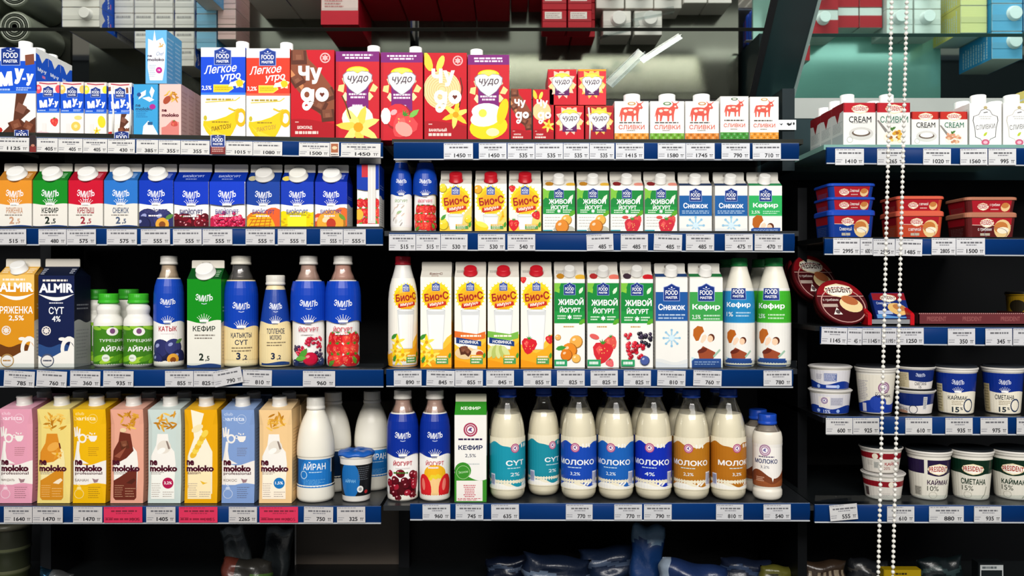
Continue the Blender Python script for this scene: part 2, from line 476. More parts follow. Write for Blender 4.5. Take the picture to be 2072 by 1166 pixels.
        g.ell(u0+.5*w, v1-.06, .38, .3, 'f0b420'); g.rect(u0+.3*w, v0, u1-.3*w, v1-.1, 'f4c888')
        for cx, a in ((.14, 8), (.86, -8)): g.ell(u0+cx*w, v0+.4*(v1-v0), .24, .44, 'd8242a', 18, a); g.ell(u0+cx*w-.05, v0+.5*(v1-v0), .07, .2, 'f08070', 12, a)
        for i in range(6): g.ell(u0+.35*w+i*.06, v1-.1+r.uniform(-.03,.03), .07, .06, 'e8d030', 8)
    elif kind == 'cereal':
        for i in range(14): g.ell(u0+r.uniform(0,.6)*w, r.uniform(v0,v1), .12, .03, r.choice(['c8b8a8','d8d4cc','a8a09a','e0c8b8']), 8, r.uniform(20,80))
        leafm(g, u0+.4*w, v1-.1, .3, 'a8c090', 30)
def vanilla(g, u, v, s, c='f6d41c', n=5):
    for i in range(n): g.shape(u, v, s*.55, [(0,-.08),(.3,-.2),(.75,-.12),(1,0),(.75,.14),(.3,.2),(0,.08)], c if i % 2 else mixc(c, 'fff4b0', .45), 360/n*i+20)
    g.ell(u, v, .12*s, .12*s, 'e0a010', 10)
def glassm(g, u, v0, v1, w):
    g.poly([(u-w/2, v1), (u-w*.36, v0), (u+w*.36, v0), (u+w/2, v1)], 'd4d6d6'); g.poly([(u-w*.43, v1-.05), (u-w*.33, v0+.008), (u+w*.33, v0+.008), (u+w*.43, v1-.05)], 'f4f3ee')
    g.ell(u, v1, w/2, .04, 'bfc4c4'); g.ell(u, v1-.002, w*.44, .028, 'eef0f0'); g.poly([(u-w*.36, v1-.06), (u-w*.28, v0+.03), (u-.24*w, v0+.03), (u-w*.29, v1-.06)], 'ffffff')
def splash(g, u, v, s, c='ffffff'):
    for i in range(7): g.shape(u+g.r.uniform(-.5,.5)*s, v+g.r.uniform(-.2,.2)*s*g.W/g.H, s*.3, [(-.3,0),(0,.3),(.35,.25),(.2,-.2),(-.1,-.25)], c, g.r.uniform(0,360))
def seal(g, u, v, r, c='b04a78', c2='f2ecf0'):
    g.ell(u, v, r, r, c, 20); g.ring(u, v, r*.68, r*.76, c2, 20); g.ell(u, v, r*.5, r*.5, c2, 16); g.shape(u, v, r*.9, [(-.4,-.1),(-.1,.3),(.35,.35),(.1,.05),(.3,-.35),(-.1,-.2)], mixc(c, '3050a0', .5))
def heart_logo(g, u, v, s, t='чудо'):
    P = [(0,-.5),(-.3,-.28),(-.5,0),(-.52,.22),(-.38,.34),(-.15,.36),(0,.28),(.15,.36),(.38,.34),(.52,.22),(.5,0),(.3,-.28)]
    g.ell(u, v+.36*s*g.W/g.H, s*.42, s*.19, 'f6d814', 18); g.ell(u, v+.42*s*g.W/g.H, s*.3, s*.09, 'fbe860', 14)
    g.shape(u, v, s*1.06, P, '8a8490'); g.shape(u, v, s, P, 'fdfcfa')
    g.text(t, u, v+.05*s*g.W/g.H, .30*s, '5a4c56', .022, .78*s, 0, .25)
    return P
def cow(g, u, v, s, c='d8584a'):
    B = [(-.5,.1),(-.44,.24),(-.2,.27),(.1,.25),(.22,.33),(.26,.46),(.34,.44),(.46,.46),(.42,.38),(.5,.25),(.46,.19),(.36,.2),(.32,.06),(.3,-.06),(.29,-.36),(.22,-.36),(.2,-.08),(.1,-.12),(.08,-.36),(.01,-.36),(.0,-.12),(-.2,-.1),(-.26,-.36),(-.33,-.36),(-.32,-.1),(-.4,-.05),(-.42,-.36),(-.48,-.36),(-.5,-.05)]
    g.shape(u, v, s, B, c)
    g.stroke([(u+.28*s, v+.44*s*g.W/g.H), (u+.2*s, v+.52*s*g.W/g.H)], .03*s, c); g.stroke([(u+.44*s, v+.44*s*g.W/g.H), (u+.52*s, v+.52*s*g.W/g.H)], .03*s, c)
    for x, y, a, b in ((-.28,.1,.09,.07),(-.05,.14,.12,.05),(.14,.06,.06,.08),(.36,.3,.05,.04)): g.ell(u+x*s, v+y*s*g.W/g.H, a*s, b*s, 'f6d8cc', 8)
    g.stroke([(u-.48*s, v+.12*s*g.W/g.H), (u-.54*s, v-.15*s*g.W/g.H)], .03*s, c)
def cup(g, u, v, s, c='ffffff'):
    g.shape(u, v, s, [(-.5,.3),(.5,.3),(.42,-.1),(.2,-.36),(-.2,-.36),(-.42,-.1)], c); g.ring(u-.55*s, v+.02, .14*s, .22*s, c, 12)
    for a, b, q in ((-.1,.5,0),(.2,.55,-30),(-.3,.6,40)): g.shape(u+a*s, v+b*s*g.W/g.H, s*.3, [(-.2,-.3),(.2,-.3),(.25,.05),(0,.45),(-.25,.05)], c, q)
def oats(g, u, v, s):
    for i in range(20): g.shape(u+g.r.uniform(-.4,.5)*s, v+g.r.uniform(-.4,.35)*s*g.W/g.H, s*.42, [(-.5,0),(-.15,.13),(.3,.1),(.5,0),(.3,-.1),(-.15,-.12)], g.r.choice(['e0a83c','c88a24','f0c45c','b87818','d89a30']), g.r.uniform(-80,80))
def choc(g, u, v, s, rot=0):
    g.shape(u, v, s, [(-.5,-.35),(.4,-.5),(.5,.3),(-.4,.45)], '5a2c1c', rot); g.shape(u-.03*s, v+.02, s*.8, [(-.45,-.3),(.35,-.42),(.42,.26),(-.35,.4)], '7c4630', rot)
    g.shape(u, v, s*.4, [(-.45,-.3),(.35,-.42),(.42,.26),(-.35,.4)], '8e5840', rot)
def vname(g, t, u, v, w, h, c='b8282c', c2='ffffff'):
    g.shape(u, v, w, [(-.5,0),(-.42,.14),(-.25,.2),(0,.26),(.25,.2),(.42,.14),(.5,0),(.42,-.14),(.25,-.22),(0,-.28),(-.25,-.22),(-.42,-.14)], 'efe0b8')
    g.shape(u, v, w*.92, [(-.5,0),(-.42,.12),(-.25,.18),(0,.2),(.25,.18),(.42,.12),(.5,0),(.42,-.12),(.25,-.2),(0,-.24),(-.25,-.2),(-.42,-.12)], 'fbf6e8')
    g.text(t, u, v, h, c, .03, w*.86, 0, 0, -.25)

# ------------------------------------------------------------------ whole prints
def d_emil(g, top='0a3cb8', low='e9e6dd', title='КЕФИР', tcol='1c2a20', fr=None, fat='2,5', wv=.49, tv=.37, lv=.72, tw=.5, title2=None, base=True, white='f4f2ee', barcode=False):
    g.rect(-1, 0, 2, 1, low if not fr else white)
    if fr: fruit(g, fr, 0.0, tv-.07 if fr != 'pineapple' else tv+.02)
    g.wave(wv, 1, .018, top, 1.0, 2.2, -1, 2, 40, top=False)
    g.text('ЭМИЛЬ', .5, lv, .19, 'f4f6fa', .02, .50, 0, 0, .34)
    g.stroke([(.42, lv-.17*g.W/g.H), (.5, lv-.19*g.W/g.H), (.58, lv-.17*g.W/g.H)], .02, 'd0d8ee')
    crown(g, .5, wv+.015, .36, 'f6f4f0')
    g.lines(.4, .6, wv-.03, wv-.005, 1, mixc(low, '303848', .5))
    g.text(title, .5, tv, .17, tcol, .015, tw)
    if title2: g.text(title2, .5, tv-.2*g.W/g.H, .15, tcol, .015, tw*.6)
    if not fr:
        sh_ = g.H < 1.9*g.W; tv_ = tv - (.17*g.W/g.H if title2 else 0)
        g.lines(.22, .82, .235 if sh_ else tv_-.30*g.W/g.H-.01, .285 if sh_ else tv_-.15*g.W/g.H, 1 if sh_ else 2, mixc(low, '40342c', .6), .4)
        g.text(fat.split(',')[0], .42, .15 if g.H < 1.9*g.W else .12, .21, tcol, .035)
        g.text(',' + fat.split(',')[1], .6, .125 if g.H < 1.9*g.W else .10, .16, tcol, .02)
        if base:
            g.wave(0, .035, .012, '20407c', 1.0, 3.6)
    else:
        g.lines(.28, .72, tv-.17*g.W/g.H-.015, tv-.10*g.W/g.H, 1, 'f0e8e8', .5)
def d_emilside(g):
    g.rect(0,0,1,1,'f4f1ec'); fruit(g, 'strawberry', .0, .45); g.ell(.1,.2,.2,.25,'e8b83c',12); g.rect(0,.05,1,.0,'ffffff')
    g.wave(.6, 1, .012, '0c3aa8', 1, 2, top=False); g.rect(.22,.80,.5,1,'c8303c'); g.rect(.5, .06, .85, 1, 'dedbd4'); g.stroke([(.67,.1),(.67,.96)], .05, 'eceae4')
def d_bioc(g, fr='pear', tall=True, nov=None, glass=True):
    k = g.W/g.H; sv = .79 if tall else .655; r = g.r
    g.rect(0,0,1,1,'f4f0e4')
    if tall: g.poly([(0,0),(1,0),(1,.37),(.85,.33),(.7,.25),(.5,.2),(.25,.2),(0,.26)],'f4c23c'); g.poly([(0,0),(1,0),(1,.29),(.8,.22),(.5,.16),(0,.2)],'f2ac22'); g.wave(0, .06, .03, 'ef9a16', .5, 2)
    else: g.poly([(0,0),(1,0),(1,.55),(.8,.4),(.55,.14),(.2,.1),(0,.3)],'f4d470'); g.wave(0, .06, .06, 'f4c43c', .7, .3)
    g.star(.5, sv, .50, .38, 24, 'f8d828'); g.ell(.5, sv, .44, .44, 'f9d61e', 28); g.ell(.5, sv-.02, .38, .38, 'f7bc1a', 24); g.ell(.5, sv-.04, .3, .3, 'f6a81c', 20)
    badge(g, .5, sv+.30*k, .24, '2a4a9c')
    g.text('Био•С', .52, sv-.01*k, .26, 'a4221e', .035, .78, 7)
    g.shape(.53, sv-.27*k, .62, [(-.5,-.13),(-.42,-.2),(.5,-.02),(.47,.17),(-.48,.05)], 'c8301e'); g.text('имун+', .53, sv-.265*k, .13, 'fbeee0', .03, .46, 8)
    if glass: glassm(g, .5, .20 if tall else .04, sv-.46*k, .62 if tall else .5)
    gv = .085 if tall else .10
    if nov:
        g.poly([(.0,.405),(.3,.39),(.7,.37),(.98,.40),(.98,.325),(.7,.30),(.3,.32),(.0,.335)], {'nut':'e0702c','melon':'7ab848'}[nov])
        g.lines(.2,.85,.33,.37,1,'f8ecd8',.5)
        g.poly([(.05,.335),(.4,.315),(.85,.29),(.85,.235),(.4,.255),(.05,.27)], '183a7c'); g.text('НОВИНКА', .46, .283, .1, 'f4f4f4', .03, .6, -4)
        if nov == 'nut':
            g.ell(.35,.16,.34,.2,'e8c898',18); choc(g,.3,.19,.3,20); choc(g,.42,.17,.24,-30); g.ell(.72,.16,.2,.12,'f4e0c0',14); g.ell(.8,.15,.12,.1,'b84a28',10)
        else:
            for i in range(5): g.ell(.1+.12*i,.175,.09,.22,'b8c468' if i%2 else 'd4dc90',14,-25+14*i)
    elif fr == 'vanilla':
        for a,b,s in ((.2,.28,.5),(.12,.17,.45),(.38,.13,.5),(.22,.07,.42)) if tall else ((.15,.12,.4),(.1,.8,.35)): vanilla(g, a, b, s)
        leafm(g,.08,.34 if tall else .25,.3,'3c8c34',40); leafm(g,.1,.09,.26,'3c8c34',70)
    elif fr == 'strawberry':
        if tall: strawberry(g,.26,.24,.5,-10); strawberry(g,.92,.31,.26,10); strawberry(g,.08,.97,.2)
        else: strawberry(g,.15,.14,.34); strawberry(g,.85,.34,.26,30); strawberry(g,.1,.9,.2)
    elif fr == 'pear':
        for a,b,s in ((.12,.14,.28),(.9,.25,.2),(.1,.9,.22)): ball(g,a,b,s*.6,'ecd02c'); g.ell(a,b+s*.45*k,s*.35,s*.3,'f0dc48',10)
        leafm(g,.12,.3,.25,'4c9a3c',50)
    elif fr == 'banana':
        g.ell(.2,.12,.24,.13,'f0d020',16,-20); g.ell(.22,.15,.2,.08,'f8e860',12,-20); vanilla(g,.88,.32,.36,'f2c020'); ball(g,.1,.88,.14,'f0a830')
    g.rect(.5,gv-.05,.9,gv+.055,'e8a81c'); g.rect(.5,gv-.045,.9,gv+.02,'4a9a54'); g.lines(.54,.86,gv-.04,gv+.05,3,'f4ecd0',.5); leafm(g,.95,gv+.05,.2,'4a9a34',80)
def d_zhivoi(g, fr='apricot', tall=True):
    k = g.W/g.H; a, b = (.50,.955) if tall else (.39,.90)
    g.rect(0,0,1,1,'f2f0ea'); g.rect(0,a,1,b,'16863a'); g.rect(0,a,1,a+.3*(b-a),'1f9440')
    leafm(g,.06,b-.05,.42,'8cc83c',120); g.poly([(0,b),(.22,b),(.16,b-.16*k),(0,b-.3*k)],'7cc040'); leafm(g,.93,a+.02,.32,'5aa82c',40); leafm(g,.88,b-.24*k,.26,'d8f0d0',60)
    q_ = (.20,.60,.87,1.12) if tall else (.10,.33,.515,.65); z_ = 1.0 if tall else .78
    badge(g,.5,b-q_[0]*k,.36*z_)
    g.text('ЖИВОЙ',.54,b-q_[1]*k,.24*z_,'ffffff',.035,.84*(1 if tall else .86)); g.text('ЙОГУРТ',.52,b-q_[2]*k,.2*z_,'ffffff',.03,.68*(1 if tall else .8))
    g.star(.5,b-q_[3]*k,.09*z_,.045*z_,6,'ffffff')
    for u0,u1 in ((.1,.38),(.62,.9)): g.lines(u0,u1,b-(q_[3]+.08*z_)*k,b-(q_[3]-.08*z_)*k,2,'cfe8cf')
    if tall: g.lines(.3,.7,a-.16*k,a-.06*k,1,'c89a50',.4); q = .22; c0 = .5
    else: g.lines(.05,.55,.1,a-.04,4,'b8b8b0',.2); q = .16; c0 = .66
    if fr == 'apricot':
        if tall: ball(g,.72,q+.07,.22,'f0ac4c'); ball(g,.5,q-.03,.26,'e88a24'); ball(g,.4,q-.08,.2,'e07c1c'); ball(g,.72,q-.12,.15,'f4b858'); leafm(g,.22,q+.0,.36,'3c9a3c',10); ball(g,.12,q+.12,.1,'f0b060')
        else: g.ell(c0,.06,.34,.13,'b8b8a8',16); ball(g,c0+.08,q+.10,.17,'f0b04c'); ball(g,c0-.06,q-.04,.22,'e08a30')
    elif fr == 'strawberry':
        if tall: strawberry(g,.75,q+.06,.42,30,'e0564c'); strawberry(g,.48,q-.05,.66,-8,'d42a34'); strawberry(g,.72,q-.17,.26,40,'e8606c'); g.ell(.22,q+.13,.16,.08,'e0605c',12,-20)
        else: strawberry(g,c0+.16,q+.09,.3,20,'d84848'); strawberry(g,c0,q-.04,.5,-8,'cc2c3c'); g.ell(.45,q+.16,.1,.05,'d84c48',10)
    else:
        for i in range(26): ball(g,.72+r_(g,.24),q+.10+r_(g,.08),.06,g.r.choice(['2a2436','3c3048','1c1824']),None,8)
        for i in range(28): ball(g,.48+r_(g,.28),q-.03+r_(g,.09),.065,g.r.choice(['c8162c','e0283a','a81024']),None,8)
        for u,v in ((.14,q+.15),(.22,q+.12),(.28,q+.155)): ball(g,u,v,.06,'d02434')
        ball(g,.74,q-.14,.15,'4a5c9c')
    if tall: g.rect(0,.015,.42,.09,'2e9e64'); g.lines(.06,.36,.03,.075,1,'e8f4ec',.7)
    else: g.rect(0,0,.3,.05,'3a9aa8')
def r_(g, a): return g.r.uniform(-a, a)
def family(g, u, v, s, c='b8621c'):
    k = g.W/g.H
    g.shape(u-.1*s,v,s,[(-.32,-.05),(-.3,.25),(-.1,.42),(.14,.38),(.22,.15),(.08,.0),(-.05,-.3),(-.18,-.32)],c); g.shape(u+.02*s,v-.02,s,[(-.08,-.28),(.0,.02),(.16,.1),(.24,-.02),(.16,-.2),(.02,-.34)],'f6d4b8')
    g.ell(u+.47*s,v-.16*k*s,.17*s,.19*s,'5c2a14',14); g.ell(u+.42*s,v-.21*k*s,.14*s,.17*s,'f4caa8',14)
def d_fmband(g, c='1559a8', title='Снежок', tall=True, low='flake', sub=None, va=None, vb=None):
    k = g.W/g.H; a, b = (.52,.845) if tall else (.35,.79)
    if va: a, b = va, vb
    g.rect(-1,0,2,1,'efede6'); g.rect(-1,a,2,b,c); g.rect(-1,a,2,a+.03*k,mixc(c,'ffffff',.15))
    badge(g,.5,b-.03*k if tall else b+.01*k,.48 if tall else .36)
    tv = b - .47*k if tall else b-.31*k
    g.text(title,.5,tv,.2 if tall else .17,'ffffff',.03,.84 if tall else .76)
    if sub: g.text(sub,.2,tv-(.30 if tall else .2)*k,.15 if tall else .1,'f0f4f0',.01,.26)
    g.lines(.08 if not sub else .42,.92,tv-(.4 if tall else .26)*k,tv-(.2 if tall else .14)*k,2,mixc(c,'ffffff',.65),.45)
    if low == 'flake':
        v = .33 if tall else .15
        for i in range(8):
            t = math.pi*i/4; g.stroke([(.5,v),(.5+.24*math.cos(t),v+.24*k*math.sin(t))],.05,'a8cfe4'); g.ell(.5+.25*math.cos(t),v+.25*k*math.sin(t),.04,.04,'90c0dc',8)
        g.ell(.5,v,.09,.09,'cfe6f0',10); g.wave(0,.08,.02,'e0e2e0',1,1); g.wave(0,.05,.02,'d4dade',.7,2)
    else:
        v = .37 if tall else .19
        family(g,.36,v,.62)
        if tall: g.poly([(.25,.17),(.4,.24),(.78,.17),(.7,.08),(.3,.08)],'9c4a2c'); g.ell(.38,.19,.16,.07,'6a2a1c',12,20); g.poly([(.05,.12),(.2,.1),(.3,.05),(.05,.05)],'bcd8e0'); g.stroke([(.72,.12),(.92,.2)],.06,'9cc0a8')
        g.poly([(.06,0),(.06,.075),(.14,.1),(.95,.1),(.95,0)],'2a4f94'); g.lines(.14,.88,.025,.075,2,'9cb4dc',.4)
def d_almir(g, c='d8901c', c2='6a3a14', t1='РЯЖЕНКА', t2='2,5%', st='ряженка'):
    k = g.W/g.H
    g.rect(0,0,1,1,c); g.wave(.85,1,.03,mixc(c,'fff0b0',.5) if c!='141f48' else c,.5,1,top=False)
    g.lines(.12,.88,.93,.965,1,'f0e8dc',.6)
    g.text('ALMIR',.5,.865,.26,'ffffff',.045,.96)
    P=[(i/10, .80-.035*math.sin(math.pi*i/10)) for i in range(11)]; Q=[(i/10,.80-.075*math.sin(math.pi*i/10)) for i in range(10,-1,-1)]
    g.poly(P+Q[1:-1],'f6f4f0')
    if t1=='СҮТ': g.lines(.3,.7,.69,.715,1,'d8d8e0',.5)
    g.text(t1,.5,.62,.2,'ffffff',.015,.92 if len(t1)>4 else .42); g.text(t2,.5,.53,.16,'ffffff',.015,.42 if t2!='4%' else .24)
    g.ring(.22,.40,.10,.13,'e8e0d8',16); g.star(.22,.40,.10,.06,8,'e8e0d8')
    g.wave(.1,.24,.02,c2,1.4,2); g.wave(0,.14,.04,'efece4',.9,3.4); g.ring(.86,.2,.14,.24,'efece4',18,1.5); g.poly([(.6,.0),(1,0),(1,.22),(.9,.28),(.8,.16)],'efece4'); g.ell(.66,.31,.1,.05,'efece4',10)
    g.ring(.25,.075,.16,.19,mixc(c,'888888',.5),18); g.ell(.25,.075,.15,.15,'e6e2dc',16); g.lines(.13,.37,.06,.09,1,mixc(c,'444444',.3))
def d_mleg(g, c='0a46d8', fat='2,5%'):
    k=g.W/g.H
    g.rect(0,0,1,1,'f6f5f2'); g.rect(0,.475,1,.895,c); g.rect(0,.475,1,.50,mixc(c,'60b0ff' if c[0]=='0' else 'ff9070',.5)); badge(g,.49,.90,.36,'1a3a90')
    g.text('Легкое',.45,.765,.19,'ffffff',.016,.72,5,.3); g.text('утро',.66,.665,.17,'ffffff',.025,.46,6,.25)
    g.text(fat,.13,.55,.11,'ffffff',.02,.22)
    g.poly([(.28,.505),(.62,.505),(.74,.545),(.7,.59),(.28,.59)],'f8e46c'); g.poly([(.29,.51),(.62,.51),(.71,.545),(.69,.58),(.29,.58)],'f2cc20'); g.lines(.32,.64,.525,.57,2,'a89028',.3)
    for a in (0,72,144,216,288): g.shape(.87,.605,.14,[(0,-.25),(.6,-.3),(.95,0),(.6,.3),(0,.25)],'fbf3c0',a+20)
    g.ell(.87,.605,.085,.08,'f0c81c',12); g.shape(.72,.585,.2,[(-.5,-.2),(.5,-.1),(.3,.4),(-.3,.3)],'fbfaf0')
    g.lines(.12,.8,.41,.44,1,'b0983c',.6); g.stroke([(.1,.395),(.78,.415),(.88,.45)],.02,'e8cc40')
    P=[(.06,.19),(.14,.185),(.34,.2),(.56,.235),(.74,.285),(.84,.31),(.86,.25),(.82,.16),(.72,.06),(.64,0),(.24,0),(.12,.07),(.05,.14)]
    g.poly(P,'f4c818'); g.poly([(.1,.15),(.3,.02),(.6,.02),(.2,.1)],'f8d63c'); g.ell(.1,.22,.04,.06,'c8b830',8)
    g.ring(.9,.225,.075,.13,'f2b814',18,1.6)
    g.stroke([(.62,.33),(.76,.30),(.86,.32)],.04,'e0c030')
    g.lines(.25,.66,.165,.185,1,'8a7420',.6); g.text('ЛАКТОЗУ',.46,.115,.1,'6a5414' if c[0]=='0' else 'b8963c',.02,.46,10)
def d_chudobig(g, kind='choc', t='ШОКОЛАД', small=False):
    g.rect(0,0,1,1,'c40c20'); g.wave(0,.2,.03,'ac0c1c',.5,1)
    if kind=='choc':
        g.poly([(0,1),(.35,1),(.4,.9),(.6,.8),(1,.55),(1,.2),(.75,.24),(.45,.38),(.15,.55),(0,.66)],'8a4a30'); g.poly([(0,.78),(.3,.6),(.25,.55),(0,.7)],'d08858')
        choc(g,.18,.92,.4,10); choc(g,.85,.5,.36,30); choc(g,.66,.38,.36,-20); choc(g,.85,.27,.34,15); choc(g,.15,.66,.32,40)
    else:
        g.ell(.42,.58,.44,.46,'ecd49c',28); 
        for i in range(7): g.ring(.42,.58,.08+.055*i,.095+.055*i,'d8b878',22)
        g.ell(.08,.9,.1,.24,'f2cc3c',12,20); g.ell(.38,.88,.08,.2,'f4d858',12,-20); vanilla(g,.74,.30,.62,'f4cc34',6); g.stroke([(.85,.72),(.9,.6),(.82,.38)],.02,'3a2a14')
    c='fdf6ee'
    for (s,u,v,h,w) in (('Ч',.30,.74,.34,.26),('У',.58,.71,.38,.28),('Д',.40,.52,.0,0),):
        if h: g.text(s,u,v,h,c,.07,w)
    g.ring(.37,.50,.06,.145,c,20,1.15); g.stroke([(.5,.56),(.49,.42),(.42,.36),(.33,.345)],.085,c); g.ring(.36,.375,.035,.1,c,16,1.1)
    g.ell(.72,.50,.155,.165,c,20); g.shape(.72,.50,.12,[(0,-.5),(-.5,.1),(-.3,.42),(0,.25),(.3,.42),(.5,.1)],'6a2c20')
    if not small: g.ring(.79,.91,.09,.12,'f0b0b0',18); g.star(.79,.91,.08,.05,6,'f0b0b0')
    g.text(t,.32,.13,.085,'fbe8e0',.03,.34 if len(t)<9 else .42); g.lines(.1,.64,.055,.095,1,'f6d0c8',.8); g.lines(.1,.2,.185,.2,1,'f6d0c8',.7)
def d_chudoheart(g, kind='vanilla', small=False, c='c81c2a', purple='7a1c72'):
    k=g.W/g.H
    g.rect(0,0,1,1,c); g.rect(.0,0,.06,1,mixc(c,'a00c20',.4))
    if not small:
        g.rect(0,.885,1,1,purple); g.lines(.15,.85,.91,.975,2,'f0d8ec',.6,center=True)
        hv, hs = .665, .62
    else:
        hv, hs = .60, .66; g.star(.5,hv,.5,.36,11,'f4c460' if kind!='strawberry' else 'f0c8b0',.2,1.1); g.rect(.0,.95,1,1,mixc(c,'f8d020',.7 if kind=='banana' else .1))
    for i in range(8): g.shape(.5+.36*math.cos(i*.785),hv-.08+.13*math.sin(i*.785),.22,[(-.4,-.3),(.2,-.4),(.5,.1),(0,.5)],['f4d48c','f8e4b0','f0b8a0','f6dca0'][i%4],i*50)
    g.poly([(.25,hv-.33),(.25,hv-.02),(.75,hv-.02),(.75,hv-.33)],purple if not small else '5c1a5c'); g.lines(.3,.7,hv-.20,hv-.13,2,'f0dcec',.6,center=True); g.lines(.38,.62,hv-.29,hv-.26,1,'f0dcec',.7)
    heart_logo(g,.5,hv,hs)
    b=hv-.34
    if small: return
    if kind=='vanilla': g.ell(.5,b-.08,.36,.3,'f6f0dc',18); vanilla(g,.52,b-.18,.95,'f2d050',7); g.stroke([(.14,.5),(.22,.42),(.3,.3),(.34,.24)],.03,'5a3c14')
    elif kind=='strawberry': ball(g,.42,b-.06,.32,'e03038'); strawberry(g,.55,b-.16,.6,-40,'e8484c'); g.ell(.55,b-.2,.22,.16,'f4a094',14,-30); leafm(g,.8,b-.02,.3,'7cc050',40); g.ell(.12,b-.05,.12,.2,'fbeee4',10)
    else:
        g.ell(.45,b+.02,.36,.2,'f0f0f4',18); g.ell(.5,b-.16,.46,.3,'f4d418',22,8); g.ell(.42,b-.06,.36,.2,'f8f4e0',18,8); g.ell(.84,b+.02,.12,.32,'f2cc14',14,-15); g.ell(.36,b-.0,.1,.1,'f4dc50',10); g.ell(.6,b-.22,.16,.1,'f8ecb0',12)
def d_slivki(g, c='e08a2c', seal_='c89040'):
    k=g.W/g.H
    g.rect(0,0,1,1,'f2efe8'); g.rect(0,0,1,.045,'f6f4ee'); g.rect(0,.045,1,.20,c)
    for i in range(9):
        for j in range(2): g.shape(.06+.11*i,.085+.075*j,.09,[(-.5,0),(0,.5),(.5,0),(0,-.5)],mixc(c,'ffffff' if (i+j)%2 else '402000',.28))
    g.ell(.5,.94,.12,.05,seal_,14); g.ell(.5,.94,.08,.03,'efe8d8',10)
    cow(g,.5,.70,.66); g.lines(.14,.86,.44,.49,1,'4a4440',.5); g.text('СЛИВКИ',.5,.355,.13,'d86a5c',.015,.76); g.lines(.36,.64,.255,.285,1,'8a8078',.5)
def d_presid(g, title='CREAM', tc='1c1c20', kind='bowl', red='b8202c'):
    g.rect(0,0,1,1,'ebe9e4'); g.rect(0,.78,1,1,red); g.rect(0,.80,.04,1,mixc(red,'600010',.4)); g.rect(.96,.80,1,1,mixc(red,'600010',.4))
    vname(g,'PRESIDENT',.52,.86,.54,.13)
    g.text(title,.52,.62,.19,tc,.008,.70 if title=='CREAM' else .84); g.lines(.26,.82,.525,.555,1,'9a9a98',.4)
    if kind=='bowl':
        g.ell(.55,.30,.38,.2,'d2cfca',20); g.ell(.55,.31,.29,.11,'6a5a50',20); g.ell(.55,.33,.24,.09,'f4f0e8',18); g.ring(.2,.16,.08,.1,'c0bfba',14); g.poly([(0,0),(0,.04),(.5,.06),(1,.03),(1,0)],'c8c6c4')
    else:
        g.shape(.18,.46,.36,[(-.5,.5),(-.38,.55),(.4,-.35),(.2,-.5)],'8a8480'); g.ell(.52,.22,.32,.2,'efe6d8',18)
        for i in range(22): g.ell(.5+r_(g,.26),.24+r_(g,.12),.06,.05,g.r.choice(['d8a030','c86a3c','e8c060','f0e0c0','a86a30'] if kind=='pasta' else ['e0b898','d89878','ecd8b8','c88868']),8)
        leafm(g,.5,.42,.16,'4a7a34',30); leafm(g,.44,.4,.14,'4a7a34',120); g.wave(0,.02,.015,'9a8aa0',.5,0)
def d_ornate(g, c='4a4a4c'):
    g.rect(0,0,1,1,'f1efeb')
    P=[(.5,.88),(.64,.84),(.72,.74),(.88,.70),(.9,.6),(.84,.42),(.82,.22),(.66,.17),(.6,.1),(.4,.1),(.34,.17),(.18,.22),(.16,.42),(.1,.6),(.12,.70),(.28,.74),(.36,.84)]
    g.poly(P,c); g.poly([(.5+(u-.5)*.94,.5+(v-.5)*.965) for u,v in P],'f4f3f0')
    g.ell(.5,.9,.06,.05,'b8a878',10); g.stroke([(.44,.78),(.5,.79),(.57,.8)],.03,'6a6a6c'); g.lines(.3,.7,.62,.72,2,'c0c0bc',.4,center=True)
    g.text('СЛИВКИ',.5,.46,.15,'5a5a5c',.0,.6,6); leafm(g,.5,.29,.18,'b8c83c',50); g.ell(.5,.10,.13,.1,'c8607c',14); g.ell(.5,.10,.07,.05,'e8b0c0',10)
